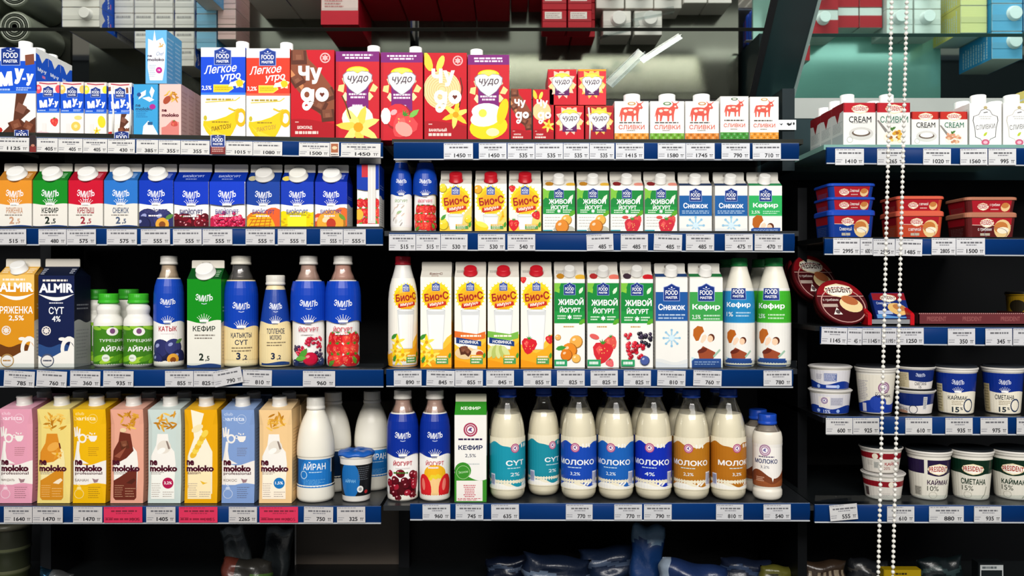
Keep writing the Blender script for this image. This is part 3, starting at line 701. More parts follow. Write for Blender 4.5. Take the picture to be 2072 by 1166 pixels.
def d_myy(g, fr='choc', big=False):
    k=g.W/g.H
    g.rect(0,0,1,1,'f2ece6'); lo, hi = (.47,.845) if big else (.415,.79)
    if not big: g.rect(0,.90,1,1,'f2d8d4'); g.stroke([(.1,.975),(.5,.955),(.9,.965)],.05,'b03048')
    g.rect(0,lo,1,hi,'1450cc'); g.rect(0,lo,1,lo+.03,'3a78dc')
    fc={'choc':'6a3c28','strawberry':'e0505c','banana':'f0c05c','pear':'f2dc3c'}[fr]
    if fr=='choc': g.shape(.86,.86,.26,[(-.5,-.4),(.3,-.5),(.5,.4),(-.3,.5)],'7c4836',15); g.shape(.02,.88,.2,[(-.5,-.4),(.3,-.5),(.5,.4),(-.3,.5)],'7c4836',15)
    else: g.ell(.06,.86,.16,.2,fc,12); g.ell(.95,.86,.14,.18,fc,12); g.ell(.08,.88,.07,.08,mixc(fc,'ffffff',.5),8)
    badge(g,.42 if big else .5,(hi+.06) if big else hi+.02,.42)
    mv=lo+.5*(hi-lo)-.02
    g.text('М',.29,mv,.33,'ffffff',.1,.34,5); g.text('у',.61,mv+.035*k*1.7,.36,'ffffff',.1,.22,-4); g.rect(.69,mv-.01,.77,mv+.012,'ffffff'); g.text('у',.86,mv-.01,.28,'ffffff',.1,.17,-4)
    g.lines(.05,.42,lo+.03,lo+.06,1,'a8c4f0',.7); g.lines(.55,.9,lo+.03,lo+.075,2,'a8c4f0',.6)
    if fr=='choc':
        g.poly([(.55,lo),(.8,lo),(.7,.34),(.88,.27),(.66,.17),(.78,.12),(1,.2),(1,0),(.18,0),(.35,.08),(.48,.14)],'5c3424'); g.shape(.66,.3,.28,[(-.5,-.2),(.2,-.5),(.5,.1),(-.2,.5)],'7e5040'); choc(g,.55,.1,.34,30); choc(g,.84,.08,.3,-20); g.ell(.1,.05,.14,.08,'b83028',10)
    elif fr=='strawberry': strawberry(g,.78,.24,.36,10,'dc3c3c'); g.wave(0,.05,.03,'f0c8cc',1,0)
    elif fr=='banana': g.ring(.66,.17,.06,.2,'ecc85c',18); g.ell(.76,.33,.17,.09,'f0d47c',12); g.ell(.66,.17,.08,.08,'f4e0a0',10)
    else: g.ell(.78,.26,.18,.28,'f0d830',14,8); vanilla(g,.56,.09,.36,'f0cc20')
    g.rect(.24,.06,.42,.22,'e8e2de') if not big else None
def d_myyside(g):
    g.rect(0,0,1,1,'1c58d0'); g.rect(0,0,1,.5,'f0ece8'); g.poly([(0,1),(1,1),(1,.94),(.8,.93),(.5,.85),(.25,.93),(0,.94)],'f2f0ec')
    g.text('Му-у',.5,.76,.2,'e8eefc',.05,.7); g.lines(.1,.9,.52,.6,3,'90b4ec'); g.rect(.5,.68,.75,.71,'d87aa8'); g.lines(.1,.9,.05,.45,14,'a0a0a8',.35)
def d_nemo_small(g, c='3aa0d8', kind='bar'):
    k=g.W/g.H
    g.rect(0,0,1,1,c)
    if kind=='pink':
        g.rect(0,0,1,1,'eec4bc'); oats(g,.5,.78,.62); g.ell(.35,.7,.14,.22,'a84a30',12,-40); g.poly([(.1,.0),(.9,.0),(.9,.28),(.6,.32),(.3,.2),(.1,.18)],'d88078'); strawberry(g,.7,.25,.3,60,'c84a44')
        g.text('ne',.12,.50,.11,'5a1426',.04,.22,left=True); g.text('moloko',.12,.415,.16,'5a1426',.04,.78,left=True)
    elif kind=='bar':
        for a,b,q in ((.35,.8,40),(.6,.72,-20),(.75,.84,80)): g.shape(u=a,v=b,sz=.5,pts=[(-.5,-.1),(0,.2),(.5,.1),(.2,-.2)],c='eef4f8',rot=q)
        g.ell(.22,.80,.09,.09,'2a5090',10); g.text('ne',.08,.59,.1,'2a4a70',.03,.2,left=True); g.text('moloko',.08,.53,.13,'2a4a70',.03,.7,left=True); g.ell(.78,.57,.13,.11,'b02a90',14)
        g.lines(.1,.6,.36,.5,4,'2a78b0',.4); g.poly([(.35,0),(.4,.2),(.6,.3),(.8,.22),(1,.05),(1,0)],'eef2f4'); g.rect(.58,.22,.78,.28,'2a5a88')
    else:
        g.poly([(.12,.84),(.35,.8),(.42,1),(.5,.8),(.8,.86),(.95,.72),(.9,.3),(.8,.06),(.2,.06),(.1,.3)],'eef3f6'); oats(g,.7,.72,.24); g.text('Chef',.68,.56,.16,'7a8ab0',.0,.34,0,.3)
        g.text('ne',.1,.515,.09,'46304a',.03,.2,left=True); g.text('moloko',.1,.45,.15,'46304a',.03,.78,left=True); g.ell(.64,.25,.15,.15,'c0288c',16); g.text('1%',.64,.25,.08,'ffffff',.02); g.lines(.16,.5,.12,.36,7,'b0c4d4',.3)
def d_nemo(g, c='e6a0b4', kind='barista', sub='МИНДАЛЬ', pan='c87820', dot=None):
    k=g.W/g.H; dark='4a1024'
    g.rect(0,0,1,1,c)
    if kind=='barista':
        g.text('club',.22,.955,.09,mixc(c,'ffffff',.6),.0,.26); g.text('barista',.38,.905,.13,mixc(c,'ffffff',.75),.015,.66); g.ring(.62,.90,.13,.145,mixc(c,'ffffff',.45),18)
        w='f0ebe4'
        g.wave(.195,.43,.025,w,.8,2.4); g.poly([(0,.42),(.06,.5),(.14,.66),(.22,.66),(.2,.56),(.24,.47),(.5,.42)],w)
        for a,b,q in ((.06,.75,8),(.13,.76,0),(.2,.74,-8)): g.shape(a,b,.32,[(-.1,-.4),(.12,-.4),(.08,.5),(-.06,.5)],w,q)
        g.ring(.30,.69,.08,.13,w,16,1.1); cup(g,.62,.69,.27,w); g.lines(.48,.8,.50,.6,5,mixc(c,'604030',.4),.3)
        g.text('professional',.06,.315,.12,dark,.012,.84,left=True); g.text(sub,.06,.245,.08,'5a3a30',.0,.42,left=True); g.shape(.7,.245,.2,[(-.5,.3),(-.2,-.4),(.3,-.3),(.5,.2),(0,.1)],'9a7a80')
        g.ring(.2,.1,.13,.15,mixc(c,'ffffff',.5),14); g.poly([(.12,.15),(.2,.21),(.28,.15)],mixc(c,'ffffff',.5)); g.lines(.48,.86,.05,.18,6,mixc(c,'40302a',.4),.3)
        g.wave(.185,.195,.02,c,.8,4.2)
    else:
        if kind=='banana':
            g.poly([(.2,1),(.6,.96),(.5,.82),(.62,.72),(.86,.55),(.85,.1),(.1,.1),(.1,.5),(.3,.7)],'f4ecd4'); 
            for i in range(6): g.ell(.28+.07*i,.52+.045*i,.09,.13,'f0d050' if i%2 else 'e8b830',12,-40)
            g.ell(.4,.8,.2,.1,'f0e0b0',10,30)
        else:
            oats(g,.52,.88,.6); g.poly([(.3,.74),(.62,.74),(.66,.62),(.82,.55),(.86,.42),(.8,.1),(.12,.1),(.1,.5),(.26,.62)],'f2eee6' if kind!='vanilla' else mixc(c,'ffffff',.3))
            if kind=='choc': g.poly([(.3,.76),(.62,.74),(.68,.62),(.72,.56),(.5,.48),(.06,.40),(.1,.56),(.26,.66)],'6a2c1e'); choc(g,.44,.62,.28,20); g.poly([(.12,.5),(.5,.6),(.3,.48)],'95513c'); g.ell(.4,.78,.1,.07,'e8cca0',10)
            elif kind=='vanilla': g.poly([(.3,.74),(.62,.74),(.7,.6),(.76,.5),(.5,.44),(.08,.42),(.1,.54),(.26,.64)],'d88a24'); g.ell(.5,.6,.2,.12,'e8a848',14,30); vanilla(g,.62,.52,.34,'e0962c'); g.stroke([(.68,.64),(.72,.58)],.04,'6a2a14')
            else: g.ell(.5,.6,.22,.2,'e4dccf',16,30); g.shape(.62,.62,.22,[(-.5,.4),(-.3,.5),(.5,-.3),(.3,-.5)],'8a7a70',-25); g.ell(.42,.56,.14,.08,'f8f4ee',12,30)
        if kind in ('choc','vanilla'):
            g.poly([(.1,.06),(.1,.24),(.3,.28),(.55,.34),(.82,.37),(.8,.06),(.74,.035),(.16,.035)],pan); g.shape(.64,.235,.3,[(-.5,-.2),(-.1,.1),(.3,.3),(.5,.1),(.1,-.3)],'f2e2c4' if kind=='vanilla' else '50241a'); g.lines(.14,.42,.06,.2,6,mixc(pan,'ffe0b0',.5),.3); g.lines(.46,.78,.06,.17,4,mixc(pan,'ffe0b0',.5),.3)
        else:
            g.rect(.1,.045,.82,.34,mixc(c,'fffaf0',.75)); g.lines(.12,.4,.06,.22,7,'a89a90',.3); g.lines(.46,.8,.06,.13,3,'a89a90',.3)
            if dot: g.ell(.62,.215,.17,.17,dot,20); g.text('3,2%' if dot[0]=='b' else '1,5%',.62,.215,.1,'ffffff',.02,.24)
            else: g.shape(.6,.22,.3,[(-.4,.2),(-.1,-.2),(.4,.0),(.1,.0)],'e8b830')
        g.lines(.1,.5,.305,.335,2,'8a7a78',.4); g.text(sub,.1,.32,.05,dark,.0,.4,left=True) if kind=='banana' else None
    g.text('ne',.06,.432,.16,dark,.06,.24,left=True); g.text('moloko',.06,.372,.20,dark,.06,.84,left=True)
def d_kefdoc(g):
    g.rect(0,0,1,1,'eeece6'); seal(g,.5,.83,.22,'a83a58'); g.lines(.12,.88,.705,.735,1,'3a2a50',.7); g.text('КЕФИР',.5,.625,.16,'1c2450',.035,.76); g.text('2,5%',.5,.53,.12,'3a4058',.008,.34); g.lines(.4,.8,.42,.45,1,'b8c0c0',.4)
    g.wave(0,.29,.045,'3a8c2a',.7,1.2); g.ell(.26,.36,.26,.26,'3a8c2a',20); g.ring(.27,.34,.2,.215,'a8d090',18); g.text('Эконом',.27,.345,.08,'c8e8b8',.0,.3,8); g.shape(.75,.40,.26,[(-.5,.2),(0,.1),(.3,-.5),(.5,-.5),(.2,.25)],'eeece6')
    g.rect(.06,.01,.88,.245,'efe9e2'); g.lines(.28,.66,.05,.2,7,'c85a6a',.5,center=True); g.lines(.1,.84,.015,.045,2,'c04a5a',.5)
def d_milk(g, c='1a9ab0', t='МОЛОКО', fat='3,2%', bar=True, sh=0.0):
    """wavy label band; sh shifts the front of the print round the bottle"""
    g.rect(-1.1,0,2.1,1,'eae2c8'); g.wave(.02,.10,.03,'f1efe6',1.2,0,-1.1,2.1,44)
    P=[]; n=66
    for i in range(n+1):
        u=-1.1+3.2*i/n; P.append((u,.86+.05*math.sin(6*u+1)+.014*math.sin(15*u)))
    Q=[]
    for i in range(n,-1,-1):
        u=-1.1+3.2*i/n; Q.append((u,.10+.04*math.sin(5*u)+.015*math.sin(13*u+1)))
    up=[(a,b,d,e) for a,b,d,e in zip(P[:-1],P[1:],list(reversed(Q))[:-1],list(reversed(Q))[1:])]
    g.sh.append(([[(d[0]*g.W,d[1]*g.H),(e[0]*g.W,e[1]*g.H),(b[0]*g.W,b[1]*g.H),(a[0]*g.W,a[1]*g.H)] for a,b,d,e in up],c))
    seal(g,.5+sh,.80,.13); g.text(t,.52+sh,.52,.15,'f2f4f4',.03,.19*len(t)); g.lines(.28+sh,.78+sh,.40,.44,1,'c8e0e8',.4); g.text(fat,.5+sh,.30,.10,'e4eef0',.008,.28)
    for a,q in ((.72,20),(.82,10),(.9,30)): g.shape(a+sh,.84,.12,[(-.3,-.5),(.2,-.3),(.3,.5),(-.1,.4)],'f1efe6',q)
    for a in (.78,.88): g.shape(a+sh,.12,.14,[(-.5,-.3),(.4,.4),(.5,.1),(-.2,-.5)],'f1efe6')
    g.rect(1.02+sh,.08,1.22+sh,.34,'e8e8ec'); g.rect(-.28+sh,.08,-.1+sh,.30,'d8dcec')
    for i in range(8): g.rect(1.03+sh+.023*i,.1,1.04+sh+.023*i,.32,'2a3a80'); g.rect(-.27+sh+.02*i,.1,-.26+sh+.02*i,.28,'2a3a80')
def d_ayran(g):
    g.rect(-1.1,0,2.1,1,'1a66b0'); g.ell(.55,.5,.48,.46,'2176c4',26); g.rect(-.9,0,-.05,1,'10294a'); g.rect(1.05,0,2.1,1,'14181e')
    g.text('АЙРАН',.5,.78,.22,'f4f6f8',.015,.64); g.ring(.2,.45,.09,.11,'bcd8ec',14); g.lines(.36,.72,.52,.58,1,'bcd8ec',.5); g.lines(.2,.8,.1,.3,4,'6aa8d8',.4); g.rect(1.0,.5,1.04,.98,'e0e0e0')
def d_turk(g, sh=0.0):
    k=g.W/g.H
    g.rect(-1.1,0,2.1,1,'3f7e1e'); 
    for i in range(9): g.ell(-.9+.34*i,.14+.05*(i%2),.3,.1,['78b828','a0cc3c','5a9c22'][i%3],16,18)
    for i in range(7): g.ell(-.9+.45*i,.95,.26,.07,'8cc034',14,-10)
    g.ell(.5+sh,.86,.2,.15,'f0ece8',18); g.ell(.5+sh,.87,.09,.1,'7a4a78',12)
    g.text('ТУРЕЦКИЙ',.52+sh,.64,.15,'f4f6ee',.008,.92); g.text('АЙРАН',.54+sh,.44,.22,'f6f8f2',.03,.88); g.ell(.28+sh,.2,.13,.13,'dfe6d8',16); g.lines(.2+sh,.36+sh,.18,.22,1,'7a8a70')
    g.rect(-.35,.35,-.2,.9,'e0e2d8'); g.lines(-.34,-.21,.4,.86,9,'404830',.5)
def d_turkback(g):
    d_turk(g, 1.4); g.rect(.35,.42,.52,.92,'dfe2d8'); g.lines(.37,.5,.46,.88,9,'3a4430',.5)
def d_smallmilk(g):
    g.rect(-1.1,0,2.1,1,'efebe4'); g.wave(0,.30,.1,'7a3e22',.8,.9,-1.1,2.1,44); g.wave(0,.12,.05,'96522c',1.1,0,-1.1,2.1,44)
    seal(g,.42,.86,.2,'a8809c'); g.lines(.2,.75,.68,.73,1,'4a3a60',.5); g.text('МОЛОКО',.45,.60,.15,'1c2a60',.03,.84); g.text('3,2%',.42,.46,.1,'3a4060',.0,.3); g.shape(.65,.28,.4,[(-.5,.4),(-.1,.1),(.1,-.6),(.3,.1),(.5,.5)],'efebe4'); g.lines(.1,.4,.12,.24,3,'c89a80')
def d_cupemil(g, t='КАЙМАК', side='d0c49c'):
    g.rect(-1.1,0,2.1,1,'efe8d4'); g.wave(.53,1,.025,'0e2c86',1.0,2.0,-1.1,2.1,40,top=False)
    g.text('ЭМИЛЬ',.56,.78,.13,'e8ecf8',.008,.3,0,0,.3); crown(g,.56,.55,.24); g.text(t,.56,.40,.14,'1c2a38',.012,.52); g.lines(.4,.72,.2,.32,3,'a89a80',.4); g.text('15',.5,.09,.15,'1c2a38',.03,.2); g.text('%',.66,.12,.08,'1c2a38')
    g.ring(.86,.2,.12,.15,'2a3a58',14,1.3); g.rect(-.12,.02,.14,.72,side); g.lines(-.1,.12,.06,.7,9,'8a7e5c',.45)
def d_cupemil_short(g, t='СМЕТАНА', flip=False):
    g.rect(-1.1,0,2.1,1,'e8e2dc'); g.wave(.42,1,.05,'12286c',.7,1.0 if not flip else 3.0,-1.1,2.1,40,top=False)
    if not flip: g.text('ЭМИЛЬ',.66,.74,.1,'d8e0f4',.008,.26,0,0,.3); g.text(t,.68,.28,.1,'2a2a38',.012,.36); g.rect(-.1,.05,.34,.86,'c8bc9c'); g.lines(-.06,.3,.1,.8,8,'8a7c5c',.4); g.text('15',.66,.1,.07,'2a2a38')
    else: g.text(t,.1,.22,.1,'2a2430',.012,.4,-6); g.ring(.46,.2,.11,.13,'24304c',16); g.rect(.74,.2,.86,.85,'dcdcdc'); g.lines(.75,.85,.24,.82,12,'303038',.5); g.ell(.1,.05,.2,.06,'b88a70',10)
def d_cupdoc(g):
    g.rect(-1.1,0,2.1,1,'e6e0d0'); g.wave(0,.27,.06,'1a3a9c',.9,5.6,-1.1,2.1,40); g.ell(.58,.26,.25,.22,'2444a8',18); seal(g,.74,.66,.17,'96688c'); g.lines(.5,.95,.515,.54,1,'4a3a50',.5); g.text('Қаймақ',.74,.45,.12,'24203a',.02,.48); g.text('25%',.74,.33,.08,'3a3a50',.0,.2)
    g.lines(-.05,.3,.32,.85,12,'8a86a0',.3); g.rect(.08,.02,.22,.24,'d8d4dc')
def d_cupdoc_short(g, flip=False):
    g.rect(-1.1,0,2.1,1,'d8d6da'); g.wave(0,.32,.1,'14348c',1.0,1.4 if flip else 2.4,-1.1,2.1,40)
    if not flip: g.rect(.35,.42,.68,.84,'5a6a9c'); g.lines(.36,.67,.44,.82,6,'e0e0ec',.4); g.rect(.4,.06,.72,.2,'c0c8e8'); g.lines(.12,.3,.5,.8,4,'9a98a8')
    else: g.rect(.2,.3,.5,.86,'e6e0d8'); seal(g,.36,.66,.09,'7a5a8c'); g.rect(.52,.42,.85,.82,'bcbcc8'); g.lines(.53,.84,.44,.8,6,'8a8a9c',.4); g.text('15%',.42,.1,.09,'d0d8f0',.02)
    g.ell(.18,.13,.05,.05,'a0b8e4',10); g.ell(.72,.13,.05,.05,'a0b8e4',10)
def d_cuppres(g, t='КАЙМАК', band='0f2c1a', fat='15%', sh=0.0, gap=False):
    g.rect(-1.1,0,2.1,1,'e2ded0')
    P=[(-1.1+3.2*i/64, .62-.06*max(0,math.cos((-1.1+3.2*i/64-.56-sh)*5)) ) for i in range(65)]
    g.sh.append(([[(a[0]*g.W,a[1]*g.H),(b[0]*g.W,b[1]*g.H),(b[0]*g.W,.97*g.H),(a[0]*g.W,.97*g.H)] for a,b in zip(P[:-1],P[1:])],band))
    if gap: g.rect(.40,.5,.48,.98,'e2ded0')
    vname(g,'PRESIDENT',.56+sh,.74,.56,.14,'a8281c'); g.text(t,.58+sh,.42,.16,'0f3020' if band[0]=='0' else ('3a2040' if band[0]=='2' else 'a02030'),.03,.66 if len(t)>6 else .62); g.text(fat,.42+sh,.25,.13,'2a3428',.0,.3); g.ring(.42+sh,.08,.10,.11,'a8a494',14,.8)
    g.stroke([(.95+sh,.3),(.9+sh,.1),(.8+sh,0)],.025,'9a9a8c')
    if gap: g.rect(.12,.05,.32,.28,'b0aca0'); g.lines(.13,.31,.07,.26,5,'5a5850',.5)
def d_cuppres_red(g, flip=False):
    g.rect(-1.1,0,2.1,1,'dcd6cc'); g.rect(-1.1,.64 if not flip else .58,2.1,.92 if not flip else .84,'8a1420'); g.ell(.36 if not flip else .72,.76 if not flip else .70,.08,.08,'e8e0cc',12)
    if not flip: g.rect(.5,.0,.55,.98,'dcd6cc'); g.text('ҚАЙМАҚ',.86,.42,.12,'a02030',.03,.5); g.lines(.12,.3,.3,.55,4,'a8a298',.4); g.rect(.32,.18,.46,.5,'c8c8c0'); g.lines(.33,.45,.2,.48,8,'505050',.5); g.text('20%',.68,.2,.08,'8a3030',.0)
    else: g.lines(.4,.7,.05,.3,4,'b8b0ac',.4); g.rect(-.05,.1,.1,.5,'5a4a48')
def d_tubpres(g, c='163c98', band='b01c2c', t='Сливочный', full=True):
    g.rect(0,0,1,1,c)
    g.rect(0,.62 if full else .0,1,1,band)
    if full:
        g.stroke([(0,.62),(1,.58)],.012,'e8c8b8'); vname(g,'PRESIDENT',.38,.72,.36,.10); g.text(t,.32,.40,.085,'f4f0ec',.012,.36); g.rect(.2,.1,.46,.22,'b8b09c'); g.ell(.78,.42,.22,.2,'e8c88c',18,-10); g.ell(.74,.5,.18,.12,'c87a3c',14); g.ell(.8,.36,.16,.07,'f6ecd0',12); g.ring(.62,.2,.3,.315,mixc(c,'80a0e0',.4),18,.4)
    else:
        vname(g,'PRESIDENT',.28,.5,.3,.10); g.text(t,.58,.62,.07,'f4e8e0',.012,.26); g.lines(.48,.7,.22,.36,1,'d8b0a8',.6); g.ell(.86,.45,.12,.09,'e8c890',12); g.ell(.85,.58,.1,.06,'c47c40',10)
def d_cupside(g):
    g.rect(-1.1,0,2.1,1,'16181c'); g.ell(.22,.5,.34,.6,'1c6ab0',24); g.text('АЙРАН',.24,.5,.13,'8cc4e8',.008,.36,0,0); g.lines(.5,.9,.5,.95,7,'5a6068',.35); g.ell(.58,.22,.11,.11,'e8e8e4',14); g.ell(.58,.22,.06,.06,'a0a0a0',10); g.ell(.8,.12,.07,.06,'b0282c',10)
def d_plain(g, c='c8d8e0', l='8aa0b0'):
    g.rect(0,0,1,1,c); g.lines(.1,.9,.1,.9,10,l,.35)
# ------------------------------------------------------------------ containers (each returns its root; parts are children)
def front_map(W, D): return lambda x, y, o: (x - W/2, -D/2 - o, y)
def right_map(W, D): return lambda x, y, o: (W/2 + o, -D/2 + x, y)
def left_map(W, D): return lambda x, y, o: (-W/2 - o, D/2 - x, y)

def d_side2(top, low, wv=.5, ln='8a8a90'):
    def f(g):
        g.rect(0,0,1,1,low); g.wave(wv,1,.02,top,1,0,top=False); g.lines(.12,.88,.08,wv-.08,9,mixc(low,ln,.5),.35); g.lines(.15,.85,wv+.12,wv+.2,2,mixc(top,'ffffff',.5),.4)
    return f

def gable(name, label, x0, x1, fin, top, base, design, roof='c8c4ba', finc='d8d4ca', cap=None, side=None, D=60, Y=0.0, zb=None, group=None,
          cat='carton', roofprint=None, capr=17, caph=14, finprint=True, finw=.97, hang=False, rotz=0.0):
    s = (DIST + Y)/FPX*1000
    W = (x1 - x0 - 1.5)*s; Hb = (base - top)*s; fd = D*.38
    htot = (base - fin)*s*(1 + fd/1000/(DIST+Y)*.0)
    # heights measured in the photo are at the fin's depth
    zt = (583-fin)*(DIST+Y+fd/1000)/FPX*1000 - (583-base)*s
    hf = 16*s; hs = max(zt - Hb - hf, 6)
    p = at((x0+x1)/2, base, Y)
    root = thing(name, label, cat, (p.x, Y + D/2000, p.z if zb is None else zb), group, rotz)
    b = MB(); sc = side or ('c8c8c4', 'd8d6d0')
    b.loft([rrect(W, D, 1.2, z) for z in (0, Hb)], sc[1])
    g = G(W, Hb, R.randint(1, 9999)); design(g); g.emit(b, front_map(W, D))
    for mp in (right_map, left_map):
        g = G(D, Hb, 3); d_side2(sc[0], sc[1])(g); g.emit(b, mp(W, D))
    b.build('body', root)
    # roof: two slopes, folded gussets and the sealed fin
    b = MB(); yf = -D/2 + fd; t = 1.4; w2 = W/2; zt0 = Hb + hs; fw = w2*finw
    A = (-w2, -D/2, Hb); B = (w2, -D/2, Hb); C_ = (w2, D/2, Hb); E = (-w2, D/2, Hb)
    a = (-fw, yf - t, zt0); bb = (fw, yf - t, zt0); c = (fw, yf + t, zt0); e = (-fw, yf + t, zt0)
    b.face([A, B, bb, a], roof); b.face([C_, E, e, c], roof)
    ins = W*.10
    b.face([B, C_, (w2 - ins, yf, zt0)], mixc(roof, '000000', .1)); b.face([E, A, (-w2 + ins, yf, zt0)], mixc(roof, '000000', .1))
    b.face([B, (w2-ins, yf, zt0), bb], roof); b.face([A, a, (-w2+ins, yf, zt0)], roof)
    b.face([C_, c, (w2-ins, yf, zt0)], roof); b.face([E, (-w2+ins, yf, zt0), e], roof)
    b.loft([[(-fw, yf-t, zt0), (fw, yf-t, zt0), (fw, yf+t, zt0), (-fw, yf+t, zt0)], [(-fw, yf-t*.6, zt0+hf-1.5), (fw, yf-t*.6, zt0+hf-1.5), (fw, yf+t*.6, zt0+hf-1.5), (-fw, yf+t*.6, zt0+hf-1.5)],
            [(-fw+1.5, yf-t*.6, zt0+hf), (fw-1.5, yf-t*.6, zt0+hf), (fw-1.5, yf+t*.6, zt0+hf), (-fw+1.5, yf+t*.6, zt0+hf)]], finc)
    g = G(2*fw, hf, 5)
    if finprint: g.lines(.32, .62, .35, .75, 1, mixc(finc, '403830', .5), .8)
    g.emit(b, lambda x, y, o: (x - fw, yf - t - o, zt0 + y))
    sl = math.hypot(fd - t, hs); dy = (fd - t)/sl; dz = hs/sl
    if roofprint:
        g = G(W, sl, 6); roofprint(g); g.emit(b, lambda x, y, o: (x - w2, -D/2 + y*dy - o*dz, Hb + y*dz + o*dy))
    b.build('gable_top', root)
    if cap:
        b = MB(); cr = capr
        b.lathe([(cr*1.12, 0), (cr*1.12, 2.5), (cr, 3), (cr, caph-1.5), (cr-1.5, caph)], cap, 'plastic', 28)
        if cap == 'b81824' or cap == 'c01c28':
            for k in range(28): pass
        o = b.build('screw_cap', root, loc=(0, (-D/2 + sl*.5*dy)/1000, (Hb + sl*.5*dz)/1000), rot=(math.atan2(hs, fd), 0, 0))
        tag(o, {'b81824': 'red plastic cap', 'c01c28': 'red plastic cap'}.get(cap, 'white plastic cap'))
    return root

def brik(name, label, x0, x1, top, base, design, side=None, topc='e8e6e0', cap=None, straw=None, D=60, Y=0.0, zb=None, group=None, cat='carton', sidecol='d0ccc4', rotz=0.0, capr=16, caph=10, capx=.72, topprint=None, tilt=0.0):
    s = (DIST + Y)/FPX*1000
    W = (x1 - x0 - 1.2)*s; H = (base - top)*s
    p = at((x0+x1)/2, base, Y)
    root = thing(name, label, cat, (p.x, Y + D/2000, p.z if zb is None else zb), group, rotz)
    if tilt: root.rotation_euler = (0, tilt, rotz)
    b = MB(); b.loft([rrect(W, D, 1.5, 0), rrect(W, D, 1.5, H-.8), rrect(W-1.6, D-1.6, .8, H)], sidecol)
    g = G(W, H, R.randint(1, 9999)); design(g); g.emit(b, front_map(W, D))
    if side:
        for mp in (right_map, left_map):
            g = G(D, H, 4); side(g); g.emit(b, mp(W, D))
    b.face([(-W/2+1, -D/2+1, H+.05), (W/2-1, -D/2+1, H+.05), (W/2-1, D/2-1, H+.05), (-W/2+1, D/2-1, H+.05)], topc)
    b.box(-W/2+1, W/2-1, -D*.1, D*.12, H, H+.9, mixc(topc, '808080', .12))
    if topprint:
        g = G(W, D, 8); topprint(g); g.emit(b, lambda x, y, o: (x - W/2, -D/2 + y, H + 1.0 + o))
    b.build('body', root)
    if cap:
        b = MB(); b.lathe([(capr*1.15, 0), (capr*1.15, 1.5), (capr, 2), (capr, caph-1), (capr-1.2, caph)], cap, 'plastic', 26)
        o = b.build('screw_cap', root, loc=((capx-.5)*W/1000, -(D*.14)/1000, H/1000)); tag(o, 'white plastic cap')
    if straw is not None:
        b = MB(); b.tube([(straw*W, -D/2-2.2, H*.03), (straw*W+1, -D/2-2.2, H*.45), (straw*W-2, -D/2-2.2, H*.94)], 1.9, 'f0eee8', 'plastic', 8)
        o = b.build('drinking_straw', root); tag(o, 'white drinking straw in a clear sleeve')
    return root

def prisma(label, x0, base, top, c, kind, sub='', pan='c87820', dot=None, Y=0.0, zb=None, D=70, W=66, topc=None):
    H = base - top
    p = at(x0 + W/2, base, Y)
    root = thing('plant_milk_carton', label, 'carton', (p.x, Y + D/2000, p.z if zb is None else zb), 'tall cartons with screw caps on the bottom shelf')
    def ch(z):
        t = z/H
        return 1.0 + 8.0*max(0.0, min(1.0, min(t/.22, (1-t)/.16)))
    zs = [0, H*.05, H*.11, H*.22, H*.5, H*.84, H*.92, H]
    b = MB()
    def oct_(k, z):
        k2 = k*.42; x, y = W/2, D/2
        return [(x-k, -y, z), (x, -y+k2, z), (x, y-k2, z), (x-k, y, z), (-x+k, y, z), (-x, y-k2, z), (-x, -y+k2, z), (-x+k, -y, z)]
    b.loft([oct_(ch(z), z) for z in zs], c)
    tc = topc or mixc(c, 'ffffff', .12)
    rise = 13
    # slanted top, higher at the back
    P = [(-W/2+1, -D/2, H), (W/2-1, -D/2, H), (W/2-1, D/2, H+rise), (-W/2+1, D/2, H+rise)]
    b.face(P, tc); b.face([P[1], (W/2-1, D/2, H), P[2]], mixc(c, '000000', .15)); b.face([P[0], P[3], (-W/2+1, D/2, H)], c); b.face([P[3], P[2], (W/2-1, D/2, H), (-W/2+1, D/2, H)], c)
    b.box(-W/2+2, W/2-2, D*.34, D*.38, H+rise*.86, H+rise+2, mixc(tc, 'ffffff', .2))
    g = G(W, H, R.randint(1, 999)); d_nemo(g, c, kind, sub, pan, dot)
    def fm(x, y, o):
        k = ch(y); u = x
        dep = 0.0
        if u < k: dep = k - u
        elif u > W - k: dep = u - (W - k)
        return (u - W/2, -D/2 + dep*.42 - o, y)
    g.emit(b, gridmap(fm, W/22, H/25), du=W/22, dv=H/25)
    g = G(D, H, 9); g.lines(.2, .8, .1, .8, 20, mixc(c, '504038', .35), .25)
    g.emit(b, lambda x, y, o: (W/2 + o, -D/2 + x, y), lim=(10, D-10, 0, H))
    b.build('body', root)
    b = MB(); b.lathe([(16, -3), (16, 1.5), (14.6, 2), (14.2, 14), (14.8, 15), (14.2, 17.5), (12.5, 18.5)], 'e4e1da', 'plastic', 28)
    for k in range(0): pass
    o = b.build('screw_cap', root, loc=(0, -.002, (H + rise*.45)/1000), rot=(math.radians(6), 0, 0)); tag(o, 'white plastic cap')
    return root

def gridmap(fn, du, dv):
    """fn sampled on a grid and interpolated, so that all layers of a print stay parallel"""
    def f(x, y, o):
        i, j = math.floor(x/du + 1e-6), math.floor(y/dv + 1e-6); a, b = x/du - i, y/dv - j
        P = [fn((i+p)*du, (j+q)*dv, o) for q in (0, 1) for p in (0, 1)]
        return tuple((P[0][k]*(1-a) + P[1][k]*a)*(1-b) + (P[2][k]*(1-a) + P[3][k]*a)*b for k in range(3))
    return f

def interp(prof, z):
    for (r0, z0), (r1, z1) in zip(prof[:-1], prof[1:]):
        if z0 <= z <= z1: return r0 + (r1-r0)*(z-z0)/max(z1-z0, 1e-9)
    return prof[-1][0] if z > prof[-1][1] else prof[0][0]

